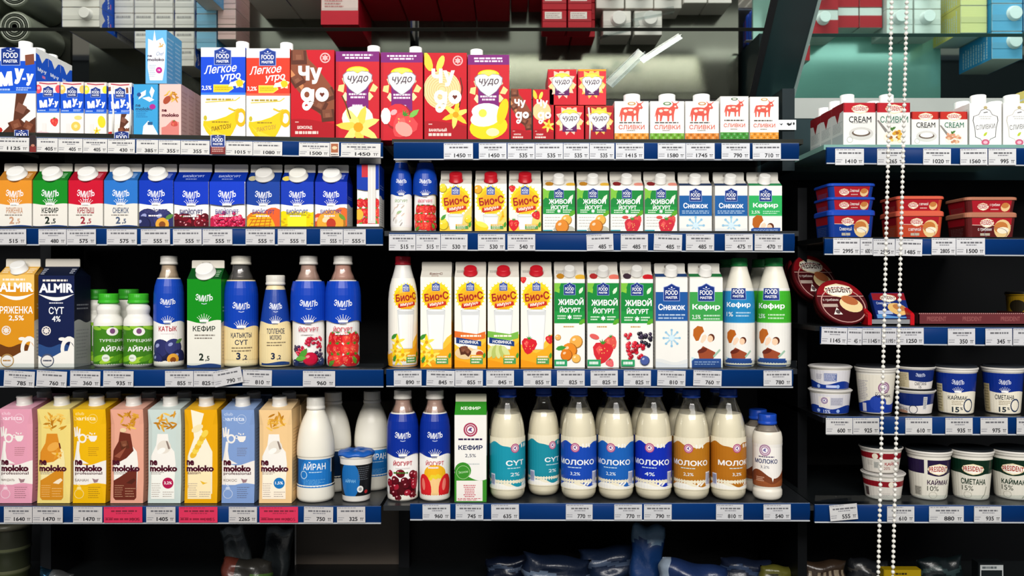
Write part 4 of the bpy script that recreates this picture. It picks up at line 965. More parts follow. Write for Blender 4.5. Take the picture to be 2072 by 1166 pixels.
def smoothp(prof, n=5):
    """resample a profile with rounded transitions"""
    out = []
    P = [prof[0]] + list(prof) + [prof[-1]]
    for i in range(1, len(P)-2):
        p0, p1, p2, p3 = P[i-1], P[i], P[i+1], P[i+2]
        for k in range(n):
            t = k/n; a = []
            for j in (0, 1):
                v = .5*((2*p1[j]) + (-p0[j]+p2[j])*t*.7 + 0)  # damped tangent, blended below
                m1 = (p2[j]-p0[j])*.35; m2 = (p3[j]-p1[j])*.35
                h = (2*t**3-3*t**2+1)*p1[j] + (t**3-2*t**2+t)*m1 + (-2*t**3+3*t**2)*p2[j] + (t**3-t**2)*m2
                a.append(h)
            out.append(tuple(a))
    out.append(prof[-1])
    for i in range(1, len(out)):
        if out[i][1] < out[i-1][1] + 1e-4: out[i] = (out[i][0], out[i-1][1] + 1e-4)
    return out

def wrap(prof, Rm, z0, z1, design, seed=1, mat='film', extra=.35, name='label', root=None, seg=40, base='e8e6e0', rz=0.0):
    b = MB(); W = 2*Rm; H = z1 - z0
    n = 10
    b.lathe([(interp(prof, z0 + H*i/n) + extra*.5, z0 + H*i/n) for i in range(n+1)], base, mat, seg, cap0=False, cap1=False)
    g = G(W, H, seed); design(g)
    def fm(x, y, o):
        t = (x - W/2)/Rm; r = interp(prof, z0 + y) + extra + o
        return (r*math.sin(t+rz), -r*math.cos(t+rz), z0 + y)
    g.emit(b, gridmap(fm, W/11, H/12), mat, du=W/11, dv=H/12, lim=(W/2 - math.pi*Rm, W/2 + math.pi*Rm, 0, H), off0=.1, step=.018)
    return b.build(name, root)

def bottle(name, label, x0, x1, top, base, shape, design, lab, capc, bodyc='e8e4d8', Y=0.0, zb=None, group=None, cat='bottle', rot=0.0, mat='plastic', fill=None, neck=None, wet=None, labmat='film', lbase='e8e6e0'):
    s = (DIST + Y)/FPX*1000
    Rm = (x1 - x0 - 1.5)*s/2; p = at((x0+x1)/2, base, Y)
    yc = Y + Rm/1000
    zt = (583-top)*(DIST+yc)/FPX*1000 - (583-base)*s
    H = zt
    prof0, capz, capr = shape
    prof = smoothp([(r*Rm, z*H) for r, z in prof0], 4)
    x = CX + (p.x-CX)*(DIST+yc)/(DIST+Y)
    root = thing(name, label, cat, (x, yc, p.z if zb is None else zb), group)
    rz = math.atan2(CX - x, DIST) + rot
    zc = capz*H
    body = [q for q in prof if q[1] <= zc]
    if neck is None and fill is None:
        b = MB(); b.lathe(body, bodyc, mat, 40); b.build('bottle', root)
    elif fill is not None:
        zf = fill*H
        b = MB(); b.lathe(body, 'ffffff', 'clear_pet', 40, cap0=False, cap1=False); b.build('bottle', root)
        b = MB(); low = [(max(r-.9, .5), z + (.6 if i == 0 else 0)) for i, (r, z) in enumerate(body) if z < zf]; low.append((interp(prof, zf)-.9, zf))
        b.lathe(low, bodyc, 'plastic', 40); o = b.build('milk', root); tag(o, 'cream coloured milk filling the bottle to below its neck')
    else:
        zn = neck*H
        b = MB(); lo = [q for q in body if q[1] < zn] + [(interp(prof, zn), zn)]; b.lathe(lo, bodyc, mat, 40, cap1=True)
        hi = [(interp(prof, zn), zn)] + [q for q in body if q[1] > zn]
        b.lathe(hi, 'ffffff', 'smoky_pet', 36, cap0=False, cap1=False); b.build('bottle', root)
        b = MB(); r1 = interp(prof, zn); b.lathe([(r1*.9, zn+.2), (r1*.82, zn + (zc-zn)*.25), (interp(prof, zn+(zc-zn)*.6)*.86, zn+(zc-zn)*.6), (interp(prof, zc)*.84, zc-.5)], wet or '8a6a64', 'crumple', 28)
        o = b.build('drink', root); tag(o, 'frothy drink seen through the clear neck')
    b = MB(); cr = capr*Rm; ch = H - zc
    b.lathe([(cr*1.04, zc-1), (cr*1.04, zc + ch*.2), (cr*.98, zc+ch*.22), (cr, zc+ch*.3), (cr, H-1.5), (cr-1.2, H-.3), (cr-3, H)], capc, 'plastic', 32)
    n = 40
    for k in range(n):
        a = 2*math.pi*k/n; ca, sa = math.cos(a), math.sin(a)
        b.face([((cr+.05)*math.cos(a-.03), (cr+.05)*math.sin(a-.03), zc+ch*.34), ((cr+.05)*math.cos(a+.03), (cr+.05)*math.sin(a+.03), zc+ch*.34), ((cr+.05)*math.cos(a+.03), (cr+.05)*math.sin(a+.03), H-2), ((cr+.05)*math.cos(a-.03), (cr+.05)*math.sin(a-.03), H-2)], mixc(capc, '000000', .12), 'plastic')
    b.build('bottle_cap', root)
    if design:
        wrap(prof, Rm, lab[0]*H, lab[1]*H, design, R.randint(1, 999), labmat, root=root, base=lbase, rz=rz)
    return root

SH_EMIL = ([(.86,0),(.95,.012),(1,.03),(1,.30),(.99,.62),(.95,.70),(.86,.76),(.72,.81),(.6,.86),(.55,.91),(.54,.94)], .925, .57)
SH_FM = ([(.9,0),(.98,.02),(1,.06),(1,.55),(.98,.64),(.92,.71),(.8,.78),(.65,.85),(.54,.91),(.51,.94)], .925, .53)
SH_MILK = ([(.72,0),(.88,.02),(.98,.05),(1,.09),(1,.17),(.96,.185),(1,.20),(1,.52),(.98,.60),(.92,.68),(.80,.755),(.62,.82),(.5,.87),(.46,.91),(.46,.93)], .925, .5)
SH_AYR = ([(.88,0),(.97,.02),(1,.05),(1,.16),(.97,.18),(.97,.42),(1,.44),(1,.52),(.95,.61),(.85,.70),(.68,.79),(.52,.85),(.46,.88),(.45,.90)], .885, .48)
SH_TURK = ([(.86,0),(.97,.02),(1,.05),(1,.55),(.99,.61),(.92,.66),(.80,.69),(.75,.715),(.78,.74),(.82,.78),(.78,.82),(.64,.85),(.6,.88)], .87, .70)
SH_CONE = ([(.93,0),(1,.03),(1,.34),(.95,.45),(.86,.58),(.74,.72),(.62,.84),(.55,.88),(.55,.90)], .895, .60)
SH_SMALL = ([(.82,0),(.93,.02),(.99,.05),(.99,.10),(.92,.13),(.96,.17),(.97,.2),(.97,.62),(1,.66),(1,.72),(.94,.78),(.78,.83),(.64,.87),(.58,.89),(.58,.90)], .885, .62)

def cuplid(name, label, x0, x1, top, base, design, lab=(.04,.80), Y=0.0, zb=None, z0=0, taper=.80, lidc='101216', lidmat='paint', bodyc='e6e2d8', group=None, rot=0.0, cat='tub', rim='dedad2', foil=None, lift=0.0):
    s = (DIST + Y)/FPX*1000
    Rm = (x1 - x0 - 1)*s/2; yc = Y + Rm/1000
    p = at((x0+x1)/2, base, Y); H = (base - top)*s; x = CX + (p.x-CX)*(DIST+yc)/(DIST+Y)
    root = thing(name, label, cat, (x, yc, (p.z if zb is None else zb)), group)
    rz = math.atan2(CX - x, DIST) + rot
    rb = Rm*taper; rt = Rm*.94
    prof = [(rb*.96, 0), (rb, H*.03), (rt, H*.84), (rt, H*.86)]
    b = MB(); b.lathe(prof + [(Rm*.99, H*.87), (Rm, H*.90), (Rm, H*.93), (Rm*.98, H*.935)], bodyc, 'plastic', 44)
    b.build('cup', root)
    if foil:
        b = MB(); n = 44
        rings = []
        for rr, z in ((1.02, H*.90), (1.06, H*.925), (1.03, H*.95), (.9, H*.985), (.6, H*1.0), (.2, H*.99)):
            rings.append([(Rm*rr*(1+.015*math.sin(9*2*math.pi*j/n))*math.cos(2*math.pi*j/n), Rm*rr*(1+.015*math.sin(9*2*math.pi*j/n))*math.sin(2*math.pi*j/n), z + 1.2*math.sin(7*2*math.pi*j/n+rr*5)) for j in range(n)])
        b.loft(rings, foil, 'crumple', True); o = b.build('foil_lid', root); tag(o, 'crinkled blue foil lid')
    else:
        b = MB(); b.lathe([(Rm*1.0, H*.915), (Rm*1.035, H*.92), (Rm*1.035, H*.955), (Rm*1.0, H*.96)], rim, 'plastic', 44)
        b.lathe([(Rm*.99, H*.958), (Rm*.98, H*.985), (Rm*.93, H), (Rm*.9, H), (Rm*.86, H*.982)], lidc, lidmat, 44)
        o = b.build('lid', root)
    wrap(prof, Rm*.9, H*lab[0], H*lab[1], design, R.randint(1, 999), 'film', root=root, rz=rz)
    return root

def recttub(name, label, x0, x1, top, base, c, band, lidc, t, full=True, Y=0.0, zb=None, D=80, group=None):
    s = (DIST + Y)/FPX*1000; W = (x1-x0)*s; H = (base-top)*s; p = at((x0+x1)/2, base, Y)
    root = thing(name, label, 'tub', (p.x, Y + D/2000, p.z if zb is None else zb), group)
    b = MB(); k = .88; b.loft([rrect(W*k, D*k, 9, 0, 4), rrect(W*.95, D*.95, 10, H*.80, 4)], c, 'plastic', False)
    g = G(W*.9, H*.80, R.randint(1, 99)); d_tubpres(g, c, band, t, full)
    wf = lambda y: (k + (.95-k)*y/(H*.8))
    g.emit(b, lambda x, y, o: ((x/(W*.9)-.5)*(W*wf(y) - 20), -D*wf(y)/2 - o, y), 'film')
    g = G(D*.8, H*.8, 5); g.rect(0, .6 if full else 0, 1, 1, band); g.lines(.1, .9, .05, .5, 6, mixc(c, 'a0a0a0', .4), .4)
    g.emit(b, lambda x, y, o: (-W*wf(y)/2 - o, (.5 - x/(D*.8))*(D*wf(y) - 20), y), 'film')
    b.build('tub_body', root)
    b = MB(); b.loft([rrect(W*.97, D*.97, 10, H*.78, 4), rrect(W, D, 11, H*.80, 4), rrect(W, D, 11, H*.93, 4), rrect(W*.97, D*.97, 10, H*.97, 4), rrect(W*.90, D*.90, 9, H, 4), rrect(W*.86, D*.86, 9, H*.97, 4)], lidc, 'plastic')
    b.build('lid', root)
    return root

# ------------------------------------------------------------------ shelves and price tags
YR = -0.030
def shelf(label, x0, x1, rt, rb, base, deckc='2a2d30', back=.36, lip=None, railc='04306a', rx0=None, slope=0.0, lipx=None, deckm='deck'):
    """rt / rb: rail top and bottom at its left and right end (photo pixels); base: where the products stand"""
    a = at((x0+x1)/2, base if not slope else base + slope*(x0+x1)/2, 0.0)
    root = thing('store_shelf', label, 'shelf', (a.x, 0, a.z), 'shelves of the cooler')
    def L(px, py, Y): q = at(px, py, Y); return ((q.x-a.x)*1000, Y*1000, (q.z-a.z)*1000)
    def zbase(px): return (583-(base+slope*px))*1.0 + CZ*1000 - a.z*1000
    xl = (at(x0, 0, 0).x - a.x)*1000; xr = (at(x1, 0, 0).x - a.x)*1000
    zl, zr = zbase(x0)-.4, zbase(x1)-.4
    b = MB()
    b.loft([[(xl, YR*1000+3, zl-10), (xr, YR*1000+3, zr-10), (xr, back*1000, zr-10), (xl, back*1000, zl-10)], [(xl, YR*1000+3, zl), (xr, YR*1000+3, zr), (xr, back*1000, zr), (xl, back*1000, zl)]], deckc, deckm)
    b.build('deck', root)
    b = MB(); r0 = x0 if rx0 is None else rx0
    T0, T1 = L(r0, rt[0], YR), L(x1, rt[1], YR); B0, B1 = L(r0, rb[0], YR), L(x1, rb[1], YR)
    def slab(t0, t1, b0, b1, yf, th, c, mat):
        b.loft([[(b0[0], yf, b0[2]), (b1[0], yf, b1[2]), (b1[0], yf+th, b1[2]), (b0[0], yf+th, b0[2])], [(t0[0], yf, t0[2]), (t1[0], yf, t1[2]), (t1[0], yf+th, t1[2]), (t0[0], yf+th, t0[2])]], c, mat)
    yf = YR*1000
    rr = []
    for P0, P1 in ((T0, B0), (T1, B1)):
        cv = [(P0[0], yf - 4.2*math.sin(math.pi*min(1, (i+.8)/8.8))**.8 + 1.2*(i/8), P0[2] + (P1[2]-P0[2])*i/8) for i in range(9)]
        rr.append(cv + [(P1[0], yf+3.4, P1[2]), (P0[0], yf+3.4, P0[2])])
    b.loft([[q for q in r_2] for r_2 in rr], railc, 'card', True)
    d = lambda P, q: (P[0], P[1], P[2]+q)
    slab(T0, T1, d(T0, -1.6), d(T1, -1.6), yf-1.6, 3, 'a8b4c0', 'plastic')
    slab(d(B0, 2.4), d(B1, 2.4), B0, B1, yf-2.2, 3, 'b4b8bc', 'plastic')
    o = b.build('price_rail', root); tag(o, 'blue plastic price rail with pale edges')
    if lip:
        b = MB(); lx = lipx or (r0, x1)
        q0, q1 = L(lx[0], lip[0], YR+.012), L(lx[1], lip[0], YR+.012); p0, p1 = L(lx[0], lip[1], YR+.012), L(lx[1], lip[1], YR+.012)
        b.loft([[(p0[0], p0[1], p0[2]), (p1[0], p0[1], p1[2]), (p1[0], p0[1]+2, p1[2]), (p0[0], p0[1]+2, p0[2])], [(q0[0]+2, p0[1], q0[2]), (q1[0], p0[1], q1[2]), (q1[0], p0[1]+2, q1[2]), (q0[0]+2, p0[1]+2, q0[2])]], 'ffffff', 'acrylic')
        o = b.build('clear_lip', root); tag(o, 'clear acrylic front lip')
    return root

def price(x0, x1, y0, y1, p, where, rot=0.0, c='d6d5d2', red=False, off=0.0, cut=None):
    Y = YR - .0052 - off
    a = at((x0+x1)/2, (y0+y1)/2, Y); s = (DIST+Y)/FPX*1000
    W, H = (x1-x0)*s, (y1-y0)*s
    b = MB(); pc = 'd02a52' if red else c; ink = '8c1030' if red else '1c1c20'; gr = 'a02040' if red else '84848a'
    b.box(-W/2, W/2, -.15, .15, -H/2, H/2, pc, 'paper')
    g = G(W, H, R.randint(1, 9999)); k = W/H
    g.lines(.03, .7, .90, .965, 1, gr, .7, words=True); g.lines(.10, .95, .66, .80, 1, mixc(gr, '000000', .25), .7, center=True)
    if R.random() < .65: g.lines(.30, .75, .53, .64, 1, gr, .6, center=True)
    g.lines(.03, .25, .12, .38, 2, gr, .4)
    n = len(p)
    if not red:
        hgt = .265*H/W if n < 4 else .25*H/W
        w = .098*n if W > 45 else min(.13*n, .45)
        g.text(p, .55 if n == 4 else .58, .23, hgt, ink, .03, w); g.text('тг', .88, .21, hgt*.72, ink, .012, .13)
        g.stroke([(0, .43), (.97, .43)], .006, mixc(pc, '808080', .3))
    else:
        g.lines(.05, .95, .12, .32, 1, ink, .6); g.text(p, .80, .2, .18*H/W*1.2, ink, .01, .26)
    g.emit(b, lambda x, y, o: (x - W/2, -.15 - o, y - H/2), 'paper', off0=.03, step=.01)
    o = b.build('price_tag', None, loc=(a.x, a.y, a.z), rot=(0, math.radians(rot), 0))
    tag(o, ('pinkish red price tag reading %s ' if red else 'white price tag reading %s ') % p + where, 'price tag', 'price tags on the shelf rails')
    return o
# ------------------------------------------------------------------ the setting
def struct(name, b, label=None):
    o = b.build(name); o['kind'] = 'structure'
    if label: o['label'] = label
    return o
def bx(x0, x1, y0, y1, z0, z1, c, m='paint'):
    b = MB(); b.box(x0*1000, x1*1000, y0*1000, y1*1000, z0*1000, z1*1000, c, m); return b
struct('wall_back', bx(-1.2, 3.2, .42, .45, -.30, 1.06, '050608'))
struct('floor', bx(-2.5, 4.5, -4.0, -.12, -.66, -.62, '8a8780'))
struct('floor_cooler', bx(-1.2, 3.2, -.10, .42, -.16, -.106, '24282a', 'deck'))
struct('baseboard_cooler', bx(-1.2, 3.2, -.12, -.10, -.62, -.10, '30343a'))
struct('ceiling_canopy', bx(-1.2, 3.2, -.16, .45, 1.45, 1.50, 'c8ccca'))
# brown metal back panels low down between the bays
pl, pr = at(601, 600, .40).x, at(812, 600, .40).x
struct('wall_back_panel', bx(pl, pr, .395, .42, -.106, .30, '6e645a'))
struct('trim_1', bx(pl-.003, pl, .390, .42, -.106, .30, 'c8c2ba')); struct('trim_2', bx(pr, pr+.003, .390, .42, -.106, .30, 'c8c2ba'))
# mirrored canopy back: 45 degree panels that show the tops of the cartons below
MC = .75
def slant(name, x0, x1, ya, yb, c, mat='steel', th=8, dz=0.0):
    b = MB(); q = []
    for y in (ya, yb): q.append((y*1000, (CZ + MC - y + dz)*1000))
    (y0, z0), (y1, z1) = q; n = th*.7071
    r = [[(x*1000, y0, z0), (x*1000, y1, z1), (x*1000, y1+n, z1+n), (x*1000, y0+n, z0+n)] for x in (x0, x1)]
    b.loft(r, c, mat); return struct(name, b)
slant('wall_upper', -1.1, 1.598, .30, .1735, 'd2d4ce'); slant('wall_upper', -1.1, 1.598, .1720, .045, 'd2d4ce')
slant('wall_upper_right', 1.707, 3.0, .30, .1835, 'c6e0da'); slant('wall_upper_right', 1.707, 3.0, .182, .045, 'c6e0da')
slant('trim_6', -1.1, 1.598, .1757, .170, '1c1e1a', 'paint', 4, -.0008); slant('trim_7', 1.707, 3.0, .1855, .180, '24403c', 'paint', 4, -.0008)
slant('trim_3', 1.598, 1.613, .30, .045, '1c1e20', 'paint', 14, -.004); slant('trim_4', 1.700, 1.707, .30, .045, '8aa09c', 'paint', 12, -.004)
slant('wall_upper_dark', 1.613, 1.700, .33, .075, '1a2e30', 'plastic', 6)
struct('wall_upper_left', bx(-1.1, -.030, .302, .31, .86, 1.04, '202224'))
struct('wall_rear', bx(-1.1, 1.64, .302, .31, .855, 1.036, '2a2a28'))
zq = at(0, 197, .30).z; zr = at(0, 240, .30).z
struct('trim_5', bx(1.665, 3.0, .298, .308, zr, zq+.004, 'a2a6a2')); struct('wall_rear_right', bx(1.62, 3.0, .300, .31, .84, zr, '1c3034'))
struct('wall_divider', bx(1.655, 1.675, .12, .42, -.10, .80, '07090c')); struct('wall_divider_upper', bx(1.628, 1.655, .14, .30, .84, 1.02, '142226'))
struct('pillar', bx(.757, .783, .37, .42, -.106, .85, '15171a')); struct('pillar', bx(-.07, -.045, .27, .42, -.106, .85, '15171a'))

# ------------------------------------------------------------------ shelves
SL = 13/775
L1 = lambda x: 271.5 + SL*x
shelf('top shelf of the left bay, with flavoured milk packs and red cocktail cartons', -40, 775, (276, 289), (307, 320), 271.5, '5c5e56', .296, slope=SL, deckm='deck_steel')
shelf('top shelf of the middle bay, ending in white cream cartons with red cows', 797, 1616, (288, 290), (324, 325), 286, '5c5e56', .296, deckm='deck_steel')
shelf('top shelf of the right bay, with cream cartons in white and red', 1657, 2140, (298, 300), (332, 337), 297, '8cbcb0', .296, rx0=1672, deckm='deck_teal')
shelf('second shelf of the left bay, with short gable-top yogurt cartons', -40, 775, (462, 463), (497, 497), 460, '24272a')
shelf('second shelf of the middle bay, with short yellow, green and blue cartons', 782, 1607, (471, 473), (507, 511), 469, '24272a', rx0=788)
shelf('second shelf of the right bay, with rectangular cheese tubs', 1655, 2140, (483, 484), (516, 519), 481, '141618', rx0=1668)
shelf('third shelf of the left bay, with tall cartons and blue bottles', -40, 776, (748, 748), (784, 784), 744, '24272a', lip=(736, 749))
shelf('third shelf of the middle bay, with a full row of tall yellow and green cartons', 782, 1604, (747, 748), (783, 785), 744, '24272a', lip=(730, 749), lipx=(1400, 1612))
shelf('third shelf of the right bay, with round cheese boxes', 1640, 2140, (661, 663), (697, 701), 658, '141618', rx0=1660)
shelf('fourth shelf of the left bay, with tall screw-cap cartons', -40, 771, (1024, 1024), (1060, 1060), 1019, '24272a')
shelf('bottom shelf of the middle bay, with clear milk bottles', 780, 1638, (1019, 1018), (1053, 1055), 1016, '2a2d30', rx0=830)
shelf('fourth shelf of the right bay, with cups of sour cream', 1655, 2140, (843, 844), (880, 881), 841, '141618', rx0=1672)
shelf('bottom shelf of the right bay, with tall cups behind a clear lip', 1640, 2140, (1021, 1023), (1058, 1059), 1016, '1c2022', rx0=1648, lip=(1003, 1022))
shelf('shelf of the next cooler section, seen only in the mirrored panel', -420, -85, (270, 270), (304, 304), 266, '74766e', .29, deckm='deck_steel')

NTH = ['', 'second', 'third', 'fourth', 'fifth', 'sixth']
def rows(root, n, D, what, gap=1.0, dx=0.0):
    for i in range(1, n):
        p = root.location
        dup(root, (p.x + dx*i, p.y + (D+gap)/1000*i, p.z), '%s from the front of the %s' % (NTH[i], what))

# ------------------------------------------------------------------ top shelf, left bay
g_my = 'blue flavoured milk packs on the top shelf'
r = brik('flavoured_milk_carton', 'large blue and white milkshake carton with chocolate pieces at the far left', -16, 73, 96, L1(30), lambda g: d_myy(g, 'choc', True), d_myyside, cap='eeece8', D=46, capx=.66, group=g_my, capr=13, caph=15)
rows(r, 3, 46, 'large blue chocolate milkshake cartons')
for i, (x0, x1, fr, n, wh, st) in enumerate([(74, 121, 'strawberry', 3, 'strawberry', None), (122, 170, 'banana', 4, 'banana', None), (171, 216, 'pear', 4, 'yellow pear', .82), (219, 267, 'choc', 5, 'chocolate', .45)]):
    b0 = L1((x0+x1)/2)
    r = brik('flavoured_milk_pack', 'small blue milkshake pack with %s print on the top shelf' % wh, x0, x1, b0-108, b0, lambda g: d_myy(g, fr), d_myyside, topc='ecebe6', straw=st, D=42, group=g_my, topprint=lambda g: g.lines(.1,.9,.1,.3,1,'b0b0b0',.5))
    rows(r, n, 42, 'small blue %s milkshake packs' % wh, .6)
b0 = L1(295); r = brik('oat_drink_pack', 'small sky blue oat drink pack with splash, beside the pink pack', 270, 320, b0-106, b0, lambda g: d_nemo_small(g, '3a9ed6', 'bar'), lambda g: d_plain(g, '4aa6da', '8ac4e8'), topc='8cc8e8', D=42, group='small oat drink packs on the top shelf')
rows(r, 4, 42, 'small sky blue oat drink packs', .6)
b0 = L1(345); r = brik('oat_drink_pack', 'small pale pink oat drink pack with strawberry at the front of its row', 322, 367, b0-107, b0, lambda g: d_nemo_small(g, 'eec4bc', 'pink'), lambda g: d_plain(g, 'e4bcb8', 'd0a09c'), topc='e8c8c4', D=36, group='small oat drink packs on the top shelf')
rows(r, 4, 36, 'small pale pink oat drink packs')
zt = CZ + (583 - L1(345) + 107.2)/1000
r = brik('oat_drink_pack', 'light blue oat drink pack standing on top of the pink packs', 294, 338, 56, 164, lambda g: d_nemo_small(g, '66b0e0', 'chef'), lambda g: d_plain(g, '62acdc', 'a8d0ec'), topc='8cc8ec', D=38, zb=zt+.001, group='small oat drink packs on the top shelf')
rows(r, 2, 38, 'light blue oat drink packs laid on the pink ones')
for (x0, x1, tp, c, fat, wh) in ((406, 497, 96, '0a48d4', '2,5%', 'blue'), (498, 587, 98, 'e03a24', '3,2%', 'orange red')):
    b0 = L1((x0+x1)/2)
    brik('lactose_free_milk_carton', 'large white and %s milk carton with a yellow cup print' % wh, x0, x1, tp, b0, lambda g: d_mleg(g, c, fat), lambda g: d_side2(c, 'efeee8')(g), cap='f2f1ee', D=62, capx=.86, capr=13, caph=16, group='lactose-free milk cartons on the top shelf')
gc = 'red milk cocktail cartons on the top shelf'
def big(x0, x1, tp, b0, des, lab, n=1, cap=None, D=66, capx=.8):
    r = brik('cocktail_carton', lab, x0, x1, tp, b0, des, lambda g: g.rect(0,0,1,1,'b01428'), topc='e4d0cc', sidecol='b01428', cap=cap, D=D, capx=capx, capr=13, caph=16, group=gc, topprint=lambda g: (g.rect(0,.5,1,1,'c83040'), g.lines(.1,.6,.1,.4,3,'c08080',.4)))
    if n > 1: rows(r, n, D, lab.split(',')[0])
big(588, 677, 101, L1(632), lambda g: d_chudobig(g, 'choc', 'ШОКОЛАД'), 'red cocktail carton with brown chocolate pieces, tall size', 2)
big(679, 768, 104, L1(723), lambda g: d_chudoheart(g, 'vanilla'), 'tall red cocktail carton with vanilla flower under a heart logo', 1, 'ecebe8', capx=.83)
big(770, 856, 106, L1(775)-.5, lambda g: d_chudoheart(g, 'strawberry'), 'tall red cocktail carton with strawberries under a heart logo', 1, 'ecebe8')
big(858, 945, 107, 286, lambda g: d_chudobig(g, 'plombir', 'ВАНИЛЬНЫЙ'), 'tall red cocktail carton with an ice cream scoop and vanilla flower')
big(946, 1031, 111, 286, lambda g: d_chudoheart(g, 'banana'), 'tall red cocktail carton with a banana under a heart logo', 1, 'ecebe8', capx=.2)
gs = 'small red milk cocktail packs on the top shelf'
def small(x0, x1, tp, b0, des, lab, n=1, zb=None, straw=None, D=42, Y=0.0, tc='b8303a'):
    r = brik('cocktail_pack', lab, x0, x1, tp, b0, des, lambda g: g.rect(0,0,1,1,'b82030'), topc=tc, sidecol='b01428', D=D, zb=zb, Y=Y, straw=straw, group=gs, topprint=lambda g: (g.rect(.1,.1,.8,.5,'ece4e0'), g.lines(.15,.75,.15,.45,3,'a08080',.4)))
    if n > 1: rows(r, n, D, lab.split(',')[0])
    return r
small(1033, 1076, 180, 286, lambda g: d_chudobig(g, 'choc', 'ШОКОЛАД', True), 'slim red cocktail pack with chocolate print')
small(1078, 1121, 181, 286, lambda g: d_chudobig(g, 'plombir', 'ПЛОМБИР', True), 'slim red cocktail pack with ice cream and vanilla print')
small(1123, 1182, 214, 286, lambda g: d_chudoheart(g, 'strawberry', True), 'short red strawberry pack with a white straw across it, lower left of four', 3, straw=.7)
small(1184, 1242, 214, 286, lambda g: d_chudoheart(g, 'vanilla', True, 'a81824'), 'short dark red vanilla pack, lower right of four', 3)
zs = CZ + (583-214)/1000 + .0016
small(1108, 1167, 141, 213, lambda g: d_chudoheart(g, 'strawberry', True), 'short red strawberry pack stacked upper left of four', 3, zs)
small(1169, 1227, 141, 213, lambda g: d_chudoheart(g, 'banana', True, 'd8343c'), 'short red banana pack with yellow top edge, stacked upper right of four', 3, zs)
# cream cartons
gw = 'white cream cartons with a red cow'
for i, (x0, x1, tp, c, sl, cap, wh) in enumerate([(1243, 1313, 205, 'e0902c', 'c89040', 1, 'orange band, leftmost of the row'), (1315, 1385, 205, '6aa82c', '3c7a3c', 1, 'light green band, second of the row'), (1386, 1455, 205, 'd8802c', 'c88040', 1, 'orange band, third of the row'), (1457, 1515, 195, '3c9034', '2a5a3c', 0, 'dark green band, no cap showing'), (1517, 1576, 196, 'e0922c', 'c89040', 0, 'orange band, last at the right')]):
    r = brik('cream_carton', 'white cream carton with a red cow and %s' % wh, x0, x1, tp, 286, lambda g: d_slivki(g, c, sl), lambda g: d_side2('eeece6', 'e8e6e0')(g), topc='eeede8', cap='f2f1ee' if cap else None, D=60 if cap else 50, capr=17, caph=17, capx=.55, group=gw, Y=0.0)
    if i in (1, 2):
        p = r.location; dup(r, ((1.283+.077*(i-1))*1.0+.012, p.y+.066, p.z), 'white capped cream carton behind the %s one' % ('light green' if i == 1 else 'third orange'))
# right bay
gp = 'white and red cream cartons in the right bay'
sp = lambda g: (g.rect(0,0,1,1,'d4d4d0'), g.poly([(0,1),(1,1),(1,.82),(.7,.80),(.5,.58),(.3,.80),(0,.82)],'8a1820'), g.lines(.1,.9,.36,.6,8,'9aa0a0',.4), g.rect(.05,.05,.95,.3,'b8bcbc'))
def pres(x0, x1, tp, des, lab, n, cap=True, D=62, capx=.43):
    r = brik('cream_carton', lab, x0, x1, tp, 297, des, sp, topc='e4e0dc', cap='efefec' if cap else None, D=D, capx=capx, capr=14, caph=20, group=gp, topprint=lambda g: g.rect(0,.4,1,1,'b83038'))
    if n > 1: rows(r, n, D, lab.split(',')[0])
pres(1706, 1772, 208, lambda g: d_presid(g, 'CREAM', '1c1c20', 'bowl'), 'white and red CREAM carton with a bowl, first at the left of the right bay', 3, capx=.25)
pres(1774, 1842, 208, lambda g: d_presid(g, 'СЛИВКИ', '2a7058', 'pasta'), 'white and red cream carton with a fork and pasta, behind the bead chain', 2)
pres(1844, 1900, 226, lambda g: d_presid(g, 'CREAM', '1c1c20', 'bowl', 'c03028'), 'shorter white and red CREAM carton with bowl', 2, False, 50)
pres(1901, 1958, 226, lambda g: d_presid(g, 'CREAM', '2a7058', 'salad', 'c03028'), 'shorter red and white CREAM carton with salad', 2, False, 50)
for x0, x1, c, wh in ((1961, 2027, '4a4a4c', 'dark grey'), (2029, 2096, 'b8b4a8', 'pale gold')):
    r = brik('cream_carton', 'plain white cream carton with a %s ornate frame' % wh, x0, x1, 209, 297, lambda g: d_ornate(g, c), lambda g: d_plain(g, 'e0dfda', 'c8c8c4'), topc='ecebe6', cap='f2f1ee', D=60, capx=.45, capr=15, caph=20, group=gp)
    rows(r, 2, 60, 'ornate cream cartons framed in %s' % wh)
# stock beyond the frame that the mirrored panel shows
for k, (x0, x1, tp, c) in enumerate(((2120, 2185, 165, 'e6d67a'), (2187, 2262, 150, '3a94cc'), (2264, 2340, 150, '3a94cc'))):
    r = brik('milk_carton', ['yellow', 'blue', 'second blue'][k] + ' carton beyond the right edge, shown by the mirror', x0, x1, tp, 297, lambda g: d_plain(g, c, 'e8f0f4'), lambda g: d_plain(g, c, 'c8d8e0'), topc=mixc(c, 'ffffff', .25), cap='eef0f0' if k else None, D=66, capr=16, group='cartons beyond the right edge')
    rows(r, 2 if k != 1 else 3, 66, ['yellow', 'blue', 'other blue'][k] + ' cartons beyond the right edge')
for k in range(4):
    Yk = .01 + .085*(k//2); xa = -215 + 80*(k % 2)
    b = MB()
    b.lathe([(36, 0), (38, 4), (38, 150), (36, 154)], '7c8274', 'plastic', 32)
    for q in range(6): b.lathe([(34-5*q, 154.2+.2*q), (34-5*q, 155.4+.2*q), (31.5-5*q, 155.4+.2*q), (31.5-5*q, 154.2+.2*q)], 'c4c8bc' if q % 2 == 0 else '5c6258', 'plastic', 28)
    p = at(xa, 266, 0); o = thing('canned_drink', 'ring-lidded grey jar, %s in the mirror at the far left' % ['nearest', 'nearest right', 'rear left', 'rear right'][k], 'jar', (p.x, Yk+.04, p.z), 'jars seen in the mirror'); o.name = 'jar'
    b.build('jar_body', o)

